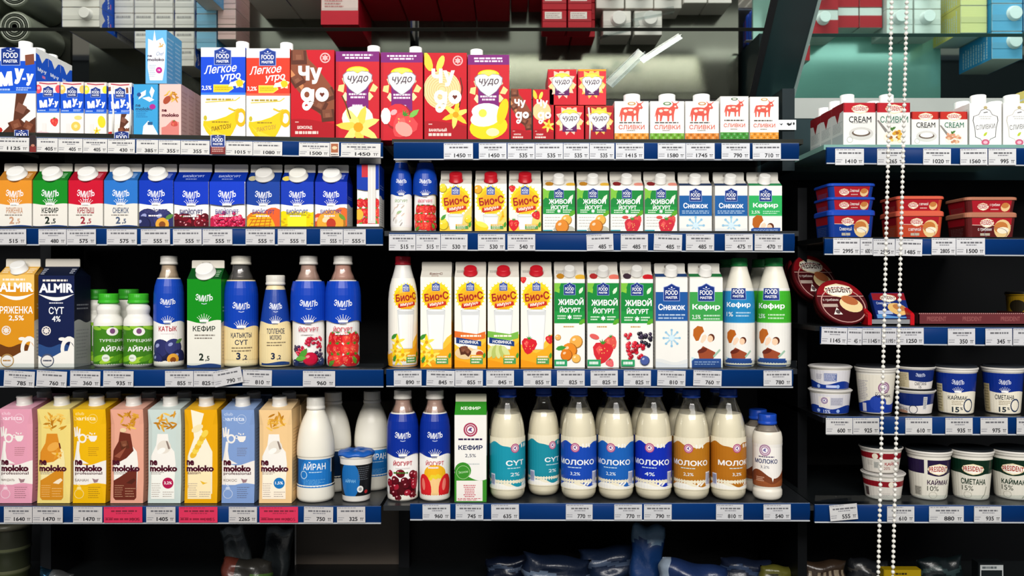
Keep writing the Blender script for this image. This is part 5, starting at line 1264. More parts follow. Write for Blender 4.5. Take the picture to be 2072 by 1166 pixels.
# ------------------------------------------------------------------ second shelf, left bay
ge = 'short gable-top cartons on the second shelf of the left bay'
EM = [(-6, 65, 'e0902a', 'РЯЖЕНКА', 'c89878', None, 'd8d2c8', 'orange top, fermented baked milk', 'f0efea'), (66, 137, '158a22', 'КЕФИР', '1c2a20', None, '', 'green top, kefir', 'f0efea'), (138, 209, 'c8102e', 'КРЕПЫШ', 'a02838', None, '', 'crimson top, lettered in red', 'f0efea'), (210, 279, '2a74c8', 'СНЕЖОК', '4a5a78', None, '', 'sky blue top, plain cream lower half', 'f0efea'),
      (281, 351, '0c38b8', 'БИОЙОГУРТ', '4a4a80', 'plum', '', 'dark blue top and plums', 'f0efea'), (352, 423, '0c38c0', 'БИОЙОГУРТ', '4a4a80', 'cherry', '', 'blue top and dark cherries, no cap', None), (425, 497, '0c3cc8', 'БИОЙОГУРТ', '4a4a90', 'raspberry', '', 'blue top and raspberries, no cap', None), (499, 567, '16409c', 'БИОЙОГУРТ', '5a4a90', 'mango', '', 'dull blue top and scored mango', 'd8d6d0'), (568, 635, '0c38b4', 'БИОЙОГУРТ', '34408c', 'pineapple', '', 'blue top and yellow pineapple', 'e8e6dc'), (637, 703, '0a30b4', 'БИОЙОГУРТ', '5a4a90', 'peach', '', 'blue top and peaches', 'f0efea')]
for i, (x0, x1, c, t, tc, fr, _, wh, cap) in enumerate(EM):
    rp = None
    if fr and cap is None: rp = lambda g: (g.text('БИОЙОГУРТ', .5, .6, .12, 'b8c4e8', .01, .62), g.lines(.3,.7,.2,.35,1,'8a98c8',.6))
    elif fr in ('mango', 'pineapple'): rp = lambda g: g.ell(.14, .35, .13, .12, 'd8c050' if fr == 'pineapple' else 'b0a884', 12)
    else: rp = lambda g: g.lines(.78, .9, .25, .8, 4, mixc(c, 'ffffff', .6), .4)
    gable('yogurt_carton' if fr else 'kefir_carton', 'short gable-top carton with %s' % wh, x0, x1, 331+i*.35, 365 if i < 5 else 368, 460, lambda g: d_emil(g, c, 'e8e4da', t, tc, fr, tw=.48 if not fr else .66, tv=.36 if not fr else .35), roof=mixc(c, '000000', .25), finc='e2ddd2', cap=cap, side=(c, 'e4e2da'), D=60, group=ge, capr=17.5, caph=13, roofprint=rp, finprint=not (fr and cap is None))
r = gable('yogurt_carton', 'carton turned sideways with a white side seam, beside the gap', 722, 768, 318, 334, 460, d_emilside, roof='0c2a80', finc='d8d4ca', side=('0c3aa8', 'f0ece6'), D=66, group=ge, finprint=False)

# second shelf, middle bay
p_b = lambda nm, lab, x0, x1, tp, bs, sh, des, lb, cc, **k: bottle(nm, lab, x0, x1, tp, bs, sh, des, lb, cc, **k)
p_b('yogurt_bottle', 'short blue-topped bottle with white cereal print beside the left post', 790, 834, 315, 469, SH_EMIL, lambda g: d_emil(g, '0e3ca0', 'f0efea', 'ЙОГУРТ', '9ab48a', 'cereal', tw=.6, tv=.44, wv=.52), (.01, .90), 'e8e6e0', neck=.91, group='yogurt bottles at the left of the middle bay')
p_b('yogurt_bottle', 'short blue-topped bottle with strawberries, left of the yellow cartons', 838, 883, 316, 469, SH_EMIL, lambda g: d_emil(g, '0e3ca0', 'f4eef0', 'ЙОГУРТ', 'd8486a', 'strawberry', tw=.6, tv=.44, wv=.52), (.01, .90), 'e8e6e0', neck=.91, group='yogurt bottles at the left of the middle bay')
gb = 'short gable-top cartons on the second shelf of the middle bay'
rb = lambda g: (g.lines(.06,.3,.55,.9,3,'88847c',.5))
for x0, x1, fr, wh in ((889, 955, 'pear', 'yellow pears'), (960, 1026, 'banana', 'a banana and a flower'), (1029, 1096, 'strawberry', 'strawberries')):
    gable('bio_yogurt_carton', 'short yellow sun-print carton with red cap and %s' % wh, x0, x1, 346, 372, 469, lambda g: d_bioc(g, fr, False), roof='d0ccc0', finc='d0ccc0', cap='b81824', side=('f0d860', 'f2efe4'), D=62, capr=13, caph=17, group=gb, roofprint=rb, finw=.985, finprint=False)
for x0, x1, fr, wh in ((1098, 1164, 'apricot', 'an apricot, leftmost green one'), (1167, 1233, 'apricot', 'an apricot, second green one'), (1235, 1302, 'strawberry', 'a strawberry, third green one'), (1304, 1371, 'strawberry', 'a strawberry, rightmost green one')):
    rq = lambda g: (rb(g), g.ell(.2, .3, .13, .14, 'b07820' if fr == 'apricot' else '7a1c20', 12), g.ell(.88, .2, .16, .12, 'd8a838' if fr == 'apricot' else 'd88878', 12))
    gable('live_yogurt_carton', 'short green and white yogurt carton with %s' % wh, x0, x1, 348, 376, 470, lambda g: d_zhivoi(g, fr, False), roof='d2cec4', finc='d2cec4', cap='e4e2dc', side=('eeece6', 'eeece6'), D=62, capr=11, caph=17, group=gb, roofprint=rq, finw=.985, finprint=False)
for x0, x1, c, t, low, wh, rf, sub in ((1374, 1441, '175ca0', 'Снежок', 'flake', 'dark blue band and snowflake, left of two', '1c3050', None), (1446, 1513, '1a5ca0', 'Снежок', 'flake', 'dark blue band and snowflake, right of two', '1c3050', None), (1515, 1583, '2cae5c', 'Кефир', 'fam', 'bright green band and two faces', '207a48', '2,5%')):
    gable('kefir_carton' if sub else 'sweet_milk_carton', 'short white carton with %s' % wh, x0, x1, 349, 376, 470.5, lambda g: d_fmband(g, c, t, False, low, sub), roof='d6d3ca', finc='d8d5cc', cap='e4e2dc', side=('eeece6', 'eeece6'), D=62, capr=11.5, caph=17, group=gb, roofprint=lambda g: g.rect(0, 0, 1, .40, rf), finw=.97)
# right bay second shelf: stacked rectangular tubs
gt = 'rectangular cheese tubs on the second shelf of the right bay'
def tubs(x0, x1, c, lid, t, base0, ys, cols, n0):
    for i, (tp, bs) in enumerate(ys):
        full = i == 0
        recttub('cheese_tub', ['lowest', 'second lowest', 'topmost'][i] + ' %s cheese tub of the stack %s' % cols, x0, x1, tp, bs, c, 'a81c28', lid, t, full, D=90, group=gt)
tubs(1676, 1774, '12388c', '1c48b4', 'Сливочный', 481, [(424, 481), (398, 426.2), (370, 400.2)], ('blue-lidded', 'at the left'), 3)
tubs(1816, 1914, 'c0482c', 'd86048', 'с ветчиной', 481, [(426, 481), (396, 428.2)], ('red-lidded', 'behind the bead chain'), 2)
tubs(1955, 2062, '5a1c1c', 'b4765c', 'с грибами', 481, [(429, 481), (398, 431.2)], ('pinkish brown lidded', 'at the right'), 2)

# ------------------------------------------------------------------ third shelf, left bay
gable('baked_milk_carton', 'tall orange carton with milk splash and white cap at the far left', -4, 70, 524, 556, 744, lambda g: d_almir(g), roof='d8a850', finc='ded9cc', cap='f0efea', side=('d8901c', 'e8e0d0'), D=66, capr=15, caph=16, finprint=False, group='tall gable-top milk cartons on the third shelf of the left bay', roofprint=lambda g: (g.lines(.05,.25,.2,.8,3,'f0e0c0',.5), g.lines(.75,.95,.2,.8,3,'f0e0c0',.5)))
gable('milk_carton', 'tall navy blue carton with milk splash, second from the left', 77, 151, 524, 558, 744, lambda g: d_almir(g, '141f48', '2a4a80', 'СҮТ', '4%'), roof='10182e', finc='d2ccc0', cap=None, side=('10162e', 'b8b8b8'), D=66, finprint=False, group='tall gable-top milk cartons on the third shelf of the left bay', roofprint=lambda g: (g.lines(.03,.16,.1,.8,4,'b0b4c0',.5), g.lines(.82,.95,.2,.8,3,'b0b4c0',.5)))
gtur = 'small green-capped drink bottles on the third shelf'
bottle('ayran_bottle', 'front small white bottle with green cap, left of two', 191, 249, 594, 744, SH_TURK, lambda g: d_turk(g, .12), (.02, .56), '3cb428', 'eceae2', group=gtur)
bottle('ayran_bottle', 'front small white bottle with green cap, right of two', 251, 309, 594, 744, SH_TURK, lambda g: d_turk(g, .02), (.02, .56), '3cb428', 'eceae2', group=gtur)
bottle('ayran_bottle', 'rear small green-capped bottle with barcode, at the left', 166, 225, 587, 739, SH_TURK, d_turkback, (.02, .56), '2a8a20', 'dcdad0', Y=.071, zb=CZ-.161, group=gtur)
bottle('ayran_bottle', 'rear small green-capped bottle between the two front ones', 232, 289, 586, 739, SH_TURK, d_turkback, (.02, .56), '2a8a20', 'dcdad0', Y=.064, zb=CZ-.161, group=gtur)
gE = 'blue-topped drink bottles on the third shelf of the left bay'
bottle('fermented_milk_bottle', 'blue bottle with plums and red lettering, left of the green carton', 312, 372, 518, 744, SH_EMIL, lambda g: d_emil(g, '1644b0', 'ece8dc', 'КАТЫК', 'b83040', 'plum', tw=.6, tv=.43, wv=.50, lv=.74), (.01, .79), 'e4e0d8', neck=.80, wet='c8b8a0', group=gE, rot=-.1)
gable('kefir_carton', 'tall green-topped kefir carton among blue bottles', 378, 448, 527, 565, 744, lambda g: d_emil(g, '0f8a18', 'e6e4d8', 'КЕФИР', '1c2a20', None, tw=.66, tv=.44, wv=.52, lv=.79), roof='0e4a1c', finc='d8d2c6', cap='efeeea', side=('0f8a18', 'd8c8a8'), D=62, capr=18, caph=15, group='tall gable-top milk cartons on the third shelf of the left bay', roofprint=lambda g: g.lines(.80,.93,.2,.8,4,'a8c8a8',.4))
bottle('fermented_milk_bottle', 'blue bottle with cream label, right of the green carton', 453, 523, 518, 744, SH_EMIL, lambda g: d_emil(g, '1040b0', 'ecd8a4', 'ҚАТЫҚТЫ', '24304c', None, '3,2', title2='СҮТ', tw=.6, tv=.36, wv=.455, lv=.71), (.01, .77), 'e4dfd0', bodyc='ecdcb0', neck=.78, wet='5a5c5c', group=gE)
bottle('baked_milk_bottle', 'shorter cone-shaped blue bottle with cream label and white cap', 525, 590, 557, 743, SH_CONE, lambda g: d_emil(g, '1a3f98', 'ecd8a4', 'ТОПЛЕНОЕ', '24304c', None, '3,2', title2='МОЛОКО', tw=.58, tv=.45, wv=.56, lv=.78), (.02, .84), 'e4e0d4', bodyc='e8d6a8', group=gE)
bottle('yogurt_bottle', 'blue bottle with mixed berries, left of two yogurts', 592, 657, 518, 744, SH_EMIL, lambda g: d_emil(g, '1040b4', 'f2ecee', 'ЙОГУРТ', 'c0344c', 'berries', tw=.56, tv=.44, wv=.52, lv=.74), (.01, .77), 'e4e0d8', neck=.78, wet='c4a89c', group=gE)
bottle('yogurt_bottle', 'blue bottle with a heap of strawberries, right of two yogurts', 660, 728, 518, 744, SH_EMIL, lambda g: d_emil(g, '1040b4', 'f2ecee', 'ЙОГУРТ', 'd0344c', 'strawberry', tw=.54, tv=.44, wv=.52, lv=.74), (.01, .77), 'e4e0d8', neck=.78, wet='cca498', group=gE)

# third shelf, middle bay
bottle('bio_yogurt_bottle', 'white bottle with red cap and yellow sun print, first of the row', 785, 846, 519, 744, SH_FM, lambda g: (g.rect(-1.1,0,2.1,1,'efece0'), d_bioc(g, 'vanilla', True), g.wave(0,.16,.03,'f0a81c',1,0,-1.1,-.0), g.wave(0,.16,.03,'f0a81c',1,0,1.0,2.1)), (.01, .80), 'a01828', bodyc='dedcd6', rot=.22)
gB = 'tall gable-top cartons on the third shelf of the middle bay'
def behind(r, what, D=66):
    p = r.location; dup(r, (p.x, p.y + D/1000 + .002, p.z), 'second row carton behind %s' % what)
for x0, x1, fr, nov, cap, wh in ((850, 914, 'vanilla', None, None, 'vanilla flowers, no cap'), (919, 984, 'nut', 'nut', 'c01c28', 'orange ribbon and nuts'), (986, 1051, 'melon', 'melon', 'c01c28', 'green ribbon and melon slices'), (1053, 1118, 'strawberry', None, 'c01c28', 'a big strawberry')):
    rq = lambda g: (g.text('Био•С', .5, .45, .13, '6a3a2c', .03, .42), g.lines(.35,.65,.1,.22,1,'8a5a40',.6)) if cap is None else rb(g)
    r = gable('bio_yogurt_carton', 'tall yellow sun-print carton with %s' % wh, x0, x1, 530, 561, 744, lambda g: d_bioc(g, fr, True, nov), roof='d6d2c6', finc='d0ccc0', cap=cap, side=('f0e8c8', 'f0b830'), D=64, capr=13, caph=13, group=gB, roofprint=rq, finw=.985, finprint=False)
    behind(r, 'the tall yellow one with %s' % wh.split(',')[0], 64)
for x0, x1, fr, wh in ((1121, 1184, 'apricot', 'apricots'), (1188, 1253, 'strawberry', 'strawberries'), (1256, 1322, 'berries', 'forest berries')):
    rq = lambda g: (rb(g), g.ell(.2, .3, .13, .14, {'apricot': 'b07820', 'strawberry': 'a02828', 'berries': '3a2a34'}[fr], 12), g.ell(.86, .2, .18, .14, {'apricot': 'd8a838', 'strawberry': 'd87060', 'berries': 'c02028'}[fr], 12))
    r = gable('live_yogurt_carton', 'tall green and white yogurt carton with %s' % wh, x0, x1, 530, 565, 744, lambda g: d_zhivoi(g, fr, True), roof='d2cec4', finc='d0ccc2', cap='d8d6d0', side=('eeece6', 'eeece6'), D=64, capr=11, caph=17, group=gB, roofprint=rq, finw=.985, finprint=False)
    behind(r, 'the green one with %s' % wh, 64)
for x0, x1, c, t, low, wh, rf, sub in ((1326, 1392, '1c559c', 'Снежок', 'flake', 'blue band and a snowflake', '1c3a68', None), (1395, 1463, '3a9e4a', 'Кефир', 'fam', 'green band, mother and child', '1f6a38', '2,5%')):
    r = gable('kefir_carton' if sub else 'sweet_milk_carton', 'tall white carton with %s' % wh, x0, x1, 533, 563, 744, lambda g: d_fmband(g, c, t, True, low, sub), roof='dcd9d0', finc='d4d1c8', cap='e4e2dc', side=('eeece6', 'eeece6'), D=64, capr=12, caph=18, group=gB, roofprint=lambda g: g.rect(0, .18, 1, .62, rf), finw=.97)
    if not sub: behind(r, 'the tall blue-banded white one', 64)
gK = 'white kefir bottles with green caps'
for x0, x1, c, sub, wh, rt in ((1464, 1527, '2484bc', '1%', 'blue', -.04), (1531, 1600, '3fae2c', '2,5%', 'green', -.16)):
    r = bottle('kefir_bottle', 'white kefir bottle with green cap and %s label, front of its row' % wh, x0, x1, 522, 744, SH_FM, lambda g: (g.rect(-1.1,0,2.1,1,'e8e6dc'), d_fmband(g, c, 'Кефир', True, 'fam', sub, .555, .965), g.wave(0,.075,.0,'2a4f94',1,0,.0,1.0)), (.01, .72), '1c7a3c', bodyc='e8e4d4', group=gK, rot=rt)
    p = r.location; dup(r, (p.x - .004, p.y + .078, p.z), 'kefir bottle in the second row behind the %s labelled one' % wh, r.rotation_euler.z + 2.2)
# third shelf, right bay: round boxes, a blue pack and a long brown tray
def d_round(g, dark=False):
    k = 1.0; P = [(.5+.5*math.cos(2*math.pi*i/40), .5+.5*math.sin(2*math.pi*i/40)) for i in range(40)]
    g.poly(P, '4a1418'); g.poly([(u, v) for u, v in P if v >= .62] , '8a121a'); g.stroke([(.02, .62), (.98, .62)], .015, 'd8a89c')
    vname(g, 'PRESIDENT', .5, .76, .6, .13, '3a1414'); g.text('с грибами', .27, .53, .07, 'e8d8d0', .01, .32); g.rect(.08, .37, .38, .44, 'b8a498'); g.ring(.5, .42, .43, .45, 'c89890', 30, .9)
    g.ell(.66, .42, .23, .17, 'ecd49c', 18, -15); g.ell(.66, .52, .17, .10, 'b8683c', 14, -20); g.poly([(.24, .2), (.42, .2), (.34, .36)], 'efe8e0'); g.ell(.34, .26, .05, .05, '5a4a4a', 8)
def roundbox(label, px, py, Y, Rr, th, ang, rz, tone=None):
    c = at(px, py, Y)
    root = thing('round_cheese_box', label, 'cheese box', c, 'round cheese boxes in the right bay'); root.rotation_euler = (math.radians(ang), 0, rz)
    b = MB(); b.lathe([(Rr*.96, -th), (Rr*.96, -th*.45)], '420c10', 'card', 48); b.build('box_base', root)
    b = MB(); b.lathe([(Rr, -th*.55), (Rr, -1), (Rr-1, 0)], '5a0f16', 'card', 48)
    g = G(2*Rr-2, 2*Rr-2, 5); d_round(g); g.emit(b, lambda x, y, o: (x-Rr+1, y-Rr+1, o)); b.build('lid', root)
    return root
roundbox('front round dark red cheese box with a cheese picture, leaning back', 1704, 610, .026, 54, 24, 56, math.radians(8))
roundbox('round dark red cheese box leaning behind the front one', 1650, 562, .108, 56, 22, 62, math.radians(24))
roundbox('rearmost round cheese box in shadow, leaning at the far left', 1634, 556, .170, 50, 22, 66, math.radians(30))
z3 = CZ - .075
def dtray():
    a = at(1762, 658, 0); w = 80; root = thing('display_tray', 'grey cardboard tray with red corners holding a blue cheese pack', 'tray', (a.x + .040, 0, z3+.0005))
    b = MB(); b.box(-w/2, w/2, 0, 90, 0, 2, '8a8c90'); b.box(-w/2, w/2, 0, 1.6, 0, 11, '8c8e92'); b.build('tray_body', root)
    for sx in (-1, 1):
        b = MB(); x = sx*(w/2+3); b.loft([[(x-4, -3, 0), (x+4, -3, 0), (x+4, 30, 0), (x-4, 30, 0)], [(x-4, -3, 20), (x+4, -3, 20), (x+4, 30, 30), (x-4, 30, 30)], [(x-3, 0, 24), (x+3, 0, 24), (x+3, 26, 34), (x-3, 26, 34)]], 'c0101c', 'plastic'); o = b.build('tray_corner', root); tag(o, 'glossy red corner')
dtray()
def d_bluepack(g):
    g.rect(0,0,1,1,'142a70'); g.rect(0,.72,1,1,'8a1a22'); vname(g,'PRESIDENT',.48,.80,.5,.12,'6a1414'); g.text('Сливочный',.3,.60,.09,'c8d0e8',.01,.44); g.rect(.06,.16,.5,.30,'a8b8d8'); g.ell(.68,.36,.3,.2,'e0b870',18,-20); g.ell(.74,.42,.2,.11,'b87840',12,-20); g.wave(0,.1,.05,'5a90c8',.8,1)
a = at(1802, 646, .03); o = thing('cheese_pack', 'blue and red cheese pack leaning back in the grey tray', 'cheese pack', (a.x, .012, z3 + .0130)); o.rotation_euler = (math.radians(-32), 0, 0)
b = MB(); b.loft([rrect(70, 14, 2, 0, 2, 0, 8), rrect(70, 14, 2, 62, 2, 0, 8)], '142a70'); g = G(68, 60, 2); d_bluepack(g); g.emit(b, lambda x, y, q: (x-34, 1-q, y+1)); b.build('pack_body', o)
a = at(1858, 658, 0); o = thing('cheese_tray', 'long brown tray of dark wrapped cheese lettered along its front', 'tray', (a.x + .12, .002, z3+.0005))
b = MB(); b.box(-118, 140, 0, 1.6, 0, 24, '6a3034'); b.box(-118, 140, 0, 170, 0, 2, '3a2022'); b.box(-118, -116.4, 0, 170, 0, 24, '4a2426'); b.box(138, 140, 0, 170, 0, 24, '4a2426'); g = G(258, 24, 2)
for u in (.14, .42, .72): g.text('PRESIDENT', u, .5, .035, '9a5a58', .01, .15)
for i in range(64): g.shape(.004+.0157*i, .96, .012, [(-.5,-.4),(.5,-.4),(0,.5)], 'b88a84')
g.emit(b, lambda x, y, q: (x-118, -q, y)); b.build('tray_body', o)
xs = a.x + .12
for i in range(5):
    for j in range(2):
        b = MB(); r = R.uniform(-6, 6); b.loft([rrect(46, 60, 5, 0, 2), rrect(47, 61, 6, 14, 2), rrect(40, 54, 6, 18, 2)], ['2a1416', '341a18', '241012'][(i+j) % 3], 'film')
        o = b.build('cheese_wedge_pack', None, (xs - .090 + .051*i, .040 + .070*j, z3 + .003), (0, 0, math.radians(r)))
        tag(o, 'dark wrapped cheese pack in the brown tray, %s of five in the %s row' % (['leftmost', 'second', 'middle', 'fourth', 'rightmost'][i], ['front', 'rear'][j]), 'cheese pack', 'dark cheese packs in the brown tray')
cuplid('dip_cup', 'yellow cup at the right edge behind the brown tray', 2036, 2096, 596, 656, lambda g: (g.rect(-1.1,0,2.1,1,'a88418'), g.ell(.4,.6,.3,.25,'2a2418',14), g.lines(.2,.7,.2,.35,2,'5a4410',.5)), Y=.20, zb=z3, lidc='2a2620', bodyc='a88418', rim='1c1a16')

# ------------------------------------------------------------------ fourth shelf, left bay
NM = [(-2, 'e29cb2', 'barista', 'МИНДАЛЬ', None, None, 'pink barista carton at the left edge'), (75, 'ead47c', 'vanilla', '', 'd08820', None, 'pale yellow carton with oats and vanilla'), (147, 'eab40c', 'barista', 'БАНАН', None, None, 'deep yellow barista carton with hand and cup'), (223, 'e4a48c', 'choc', '', '6a2c20', None, 'salmon pink carton with chocolate splash'),
      (299, 'c8d6d0', 'plain', '', None, 'b0184c', 'pale grey green carton with a red 3,2% spot'), (373, 'e8a80c', 'banana', 'БАНАН', None, None, 'golden yellow carton with banana slices'), (448, '7f9cce', 'barista', 'КОКОС', None, None, 'periwinkle blue barista carton with hand and cup'), (524, 'eec890', 'plain', '', None, '1c74b8', 'peach coloured carton with a blue 1,5% spot')]
for i, (x0, c, kind, sub, pan, dot, lab) in enumerate(NM):
    r = prisma('tall plant milk ' + lab, x0, 1018.5, 828 + i*.3, c, kind, sub, pan or 'c87820', dot)
    p = r.location; dup(r, (p.x, p.y + .074, p.z), 'second row carton standing behind the ' + lab.split(' with ')[0].split(' at ')[0])
gA = 'white ayran bottles at the right of the fourth shelf'
r = bottle('ayran_bottle', 'front white ayran bottle with a bright blue label', 600, 678, 803, 1018.5, SH_AYR, d_ayran, (.145, .415), 'e6e3da', bodyc='ece8da', group=gA, rot=-.1)
p = r.location; dup(r, (p.x + .018, p.y + .085, p.z), 'ayran bottle in shadow directly behind the front one', 2.4); dup(r, (p.x + .100, p.y + .100, p.z), 'ayran bottle in shadow behind the foil-lidded cup', .3)
cuplid('ayran_cup', 'ayran cup with crinkled blue foil lid at the shelf end', 685, 757, 916, 1018.5, d_cupside, lab=(.12, .74), taper=.80, foil='1c5cb4', bodyc='e6e2da', rot=.1)

# bottom shelf, middle bay
for x0, x1, fr, wh in ((783, 847, 'cherry', 'dark cherries'), (848, 912, 'pepper', 'yellow and red fruit')):
    bottle('yogurt_bottle', 'blue yogurt bottle with %s on the bottom shelf' % wh, x0, x1, 789, 1016, SH_EMIL, lambda g: d_emil(g, '0c2e94', 'f0eaea', 'ЙОГУРТ', 'c0283c', fr, tw=.6, tv=.44, wv=.52, lv=.76), (.01, .79), 'dcd8d0', neck=.80, wet='c0a498', group='blue yogurt bottles on the bottom shelf')
gable('kefir_carton', 'tall white and green kefir carton beside the milk bottles', 919, 985, 797, 840, 1016, d_kefdoc, roof='2f8a24', finc='d0ccb8', cap=None, side=('eeece6', '3a8c2a'), D=64, finprint=False, finw=.98, roofprint=lambda g: g.text('КЕФИР', .5, .5, .13, 'e8f0e0', .03, .62))
gM = 'clear milk bottles with blue caps on the bottom shelf'
for i, (x0, x1, tp, bs, c, t, fat, sh, Y, wh) in enumerate([(990, 1064, 786, 1016, '1a92a8', 'СҮТ', '2%', .22, 0, 'turquoise label, first of the row'), (1067, 1133, 785, 1007, '1c8a9c', 'СҮТ', '2%', .30, .038, 'turquoise label, set slightly back'), (1134, 1208, 785, 1016, '1848b0', 'МОЛОКО', '3,2%', -.10, .004, 'royal blue label, left of two'), (1209, 1283, 786, 1016, '1c60b4', 'МОЛОКО', '2,2%', -.14, .004, 'lighter blue label'), (1284, 1360, 785, 1016, '122eae', 'МОЛОКО', '4%', -.10, .002, 'deep navy blue label'), (1362, 1436, 787, 1016, 'b4741c', 'МОЛОКО', '2,2%', -.08, 0, 'ochre label facing front'), (1437, 1510, 786, 1016, 'b06c18', 'МОЛОКО', '3,2%', .26, 0, 'ochre label turned to the right')]):
    r = bottle('milk_bottle', 'clear milk bottle with %s' % wh, x0, x1, tp, bs, SH_MILK, lambda g: d_milk(g, c, t, fat, True, sh), (.10, .57), '123c98', bodyc='eae2c8', lbase='eae2c8', fill=.775, Y=Y, zb=CZ-.433+.0006, group=gM)
    p = r.location
    if i != 1: dup(r, (p.x + (.0 if i else -.004), p.y + .082, p.z), 'milk bottle in the dark second row behind the %s one' % wh.split(',')[0], r.rotation_euler.z + 1.9)
r = bottle('milk_bottle', 'small milk bottle with brown wave label at the right end', 1522, 1583, 837, 1014, SH_SMALL, d_smallmilk, (.16, .66), '1848b4', bodyc='e8e2d4', neck=.80, wet='9a968e', group='small milk bottles')
p = r.location; dup(r, (p.x, p.y + .066, p.z), 'small milk bottle in shadow behind the brown-labelled one', .9)

# ------------------------------------------------------------------ right bay, cups
gC = 'sour cream cups in the right bay'
cuplid('sour_cream_tub', 'upper of two shallow white tubs with a blue wave at the left', 1637, 1722, 742, 790, lambda g: d_cupdoc_short(g), lab=(.03, .82), taper=.84, lidc='c4c2c0', zb=CZ-.258+.0510, group=gC)
cuplid('sour_cream_tub', 'lower of two shallow white tubs with a blue wave at the left', 1637, 1722, 790, 840, lambda g: d_cupdoc_short(g, True), lab=(.03, .82), taper=.84, lidc='c4c2c0', group=gC)
cuplid('cream_cup', 'tall cream-coloured cup with a blue base, second cup of its shelf', 1731, 1812, 742, 840, d_cupdoc, lab=(.03, .82), taper=.76, lidc='2a2c30', group=gC)
cuplid('sour_cream_tub', 'upper of two shallow navy tubs behind the bead chain', 1812, 1890, 742, 790, lambda g: d_cupemil_short(g), lab=(.03, .84), taper=.80, zb=CZ-.258+.0510, lidc='16181c', group=gC)
cuplid('sour_cream_tub', 'lower of two shallow navy tubs behind the bead chain', 1812, 1890, 790, 840, lambda g: d_cupemil_short(g, flip=True), lab=(.03, .84), taper=.80, lidc='16181c', group=gC)
cuplid('cream_cup', 'tall navy and cream cup, left of two at the right', 1893, 1975, 742, 840, lambda g: d_cupemil(g, 'КАЙМАК'), lab=(.02, .85), taper=.80, lidc='2c3036', group=gC)
cuplid('cream_cup', 'tall navy and cream cup, right of two at the frame edge', 1989, 2069, 742, 840, lambda g: d_cupemil(g, 'СМЕТАНА', 'b8a880'), lab=(.02, .85), taper=.80, lidc='2c3036', group=gC)
gD = 'lidded cups on the bottom shelf of the right bay'
cuplid('cream_tub', 'upper white tub with a red band, stacked behind the bead chain', 1740, 1824, 908, 961, lambda g: d_cuppres_red(g), lab=(.04, .84), taper=.80, zb=CZ-.433+.0555, group=gD, lidc='24282c')
cuplid('cream_tub', 'lower white tub with a red band, behind the bead chain', 1744, 1829, 961, 1015.5, lambda g: d_cuppres_red(g, True), lab=(.04, .84), taper=.80, group=gD, lidc='b4b0ac')
for x0, x1, t, band, fat, gap, sh, wh in ((1835, 1923, 'КАЙМАК', '24163c', '10%', True, .20, 'a purple band'), (1922, 2007, 'СМЕТАНА', '0c2a1c', '15%', False, 0, 'a dark green band, turned to the front'), (2006, 2094, 'КАЙМАК', '0c2a1c', '15%', False, -.06, 'a dark green band, cut by the frame edge')):
    cuplid('sour_cream_cup', 'tall white cup with %s' % wh, x0, x1, 912, 1015.5, lambda g: d_cuppres(g, t, band, fat, sh, gap), lab=(.04, .82), taper=.78, group=gD, lidc='181c20')

# ------------------------------------------------------------------ price tags
def tags(lst, y0, y1, where):
    for e in lst:
        x0, x1, p, w = e[:4]; k = e[4] if len(e) > 4 else {}
        price(x0, x1, y0 + k.get('dy', 0), y1 + k.get('dy', 0), p, 'below ' + w, k.get('rot', R.uniform(-.5, .5)), red=k.get('red', False), off=k.get('off', 0), c=k.get('c', where))
W1 = 'd8d7d4'
for x0, x1, p, w in ((-10, 59, '1125', 'the large chocolate milkshake carton'), (74, 117, '405', 'the strawberry milkshake pack'), (118, 167, '405', 'the banana milkshake pack'), (168, 217, '405', 'the pear milkshake pack'), (218, 273, '430', 'the small chocolate milkshake pack'), (276, 320, '385', 'the sky blue oat drink pack'), (321, 365, '355', 'the pink oat drink pack'), (366, 424, '355', 'the side row of pink packs'), (456, 511, '1015', 'the blue lactose-free carton'), (512, 571, '1080', 'the orange red lactose-free carton'), (605, 667, '1500', 'the chocolate cocktail carton'), (690, 770, '1450', 'the vanilla cocktail carton')):
    o = SL*(x0+x1)/2*1.0; price(x0, x1, 278+o, 306+o, p, 'below ' + w, .9, c=W1)
tags([(898, 957, '1450', 'the ice cream cocktail carton'), (969, 1025, '1450', 'the banana cocktail carton'), (1027, 1082, '535', 'the slim chocolate pack'), (1083, 1139, '535', 'the slim ice cream pack'), (1140, 1192, '535', 'the short strawberry pack'), (1193, 1243, '535', 'the short vanilla pack'), (1246, 1303, '1415', 'the first cream carton'), (1331, 1387, '1580', 'the light green cream carton'), (1388, 1446, '1745', 'the third cream carton'), (1460, 1517, '790', 'the dark green cream carton'), (1523, 1580, '710', 'the last cream carton')], 290, 322, 'd6d8dc')
tags([(1690, 1748, '1410', 'the first CREAM carton in the right bay'), (1775, 1830, '265', 'the fork and pasta cream carton'), (1868, 1924, '1020', 'the two shorter CREAM cartons'), (1943, 1998, '1560', 'the dark framed white carton'), (2000, 2056, '995', 'the gold framed white carton')], 301, 334, 'd8d9da')
tags([(-8, 53, '515', 'the short orange carton'), (78, 134, '480', 'the short green carton'), (135, 194, '575', 'the short crimson carton'), (216, 277, '575', 'the short sky blue carton'), (285, 344, '555', 'the plum yogurt carton'), (350, 408, '555', 'the cherry yogurt carton'), (410, 470, '555', 'the raspberry yogurt carton'), (497, 556, '555', 'the mango yogurt carton'), (562, 620, '555', 'the pineapple yogurt carton'), (648, 694, '555', 'the peach yogurt carton'), (695, 740, '555', 'the gap beside the sideways carton')], 464, 495, 'c8c7c8')
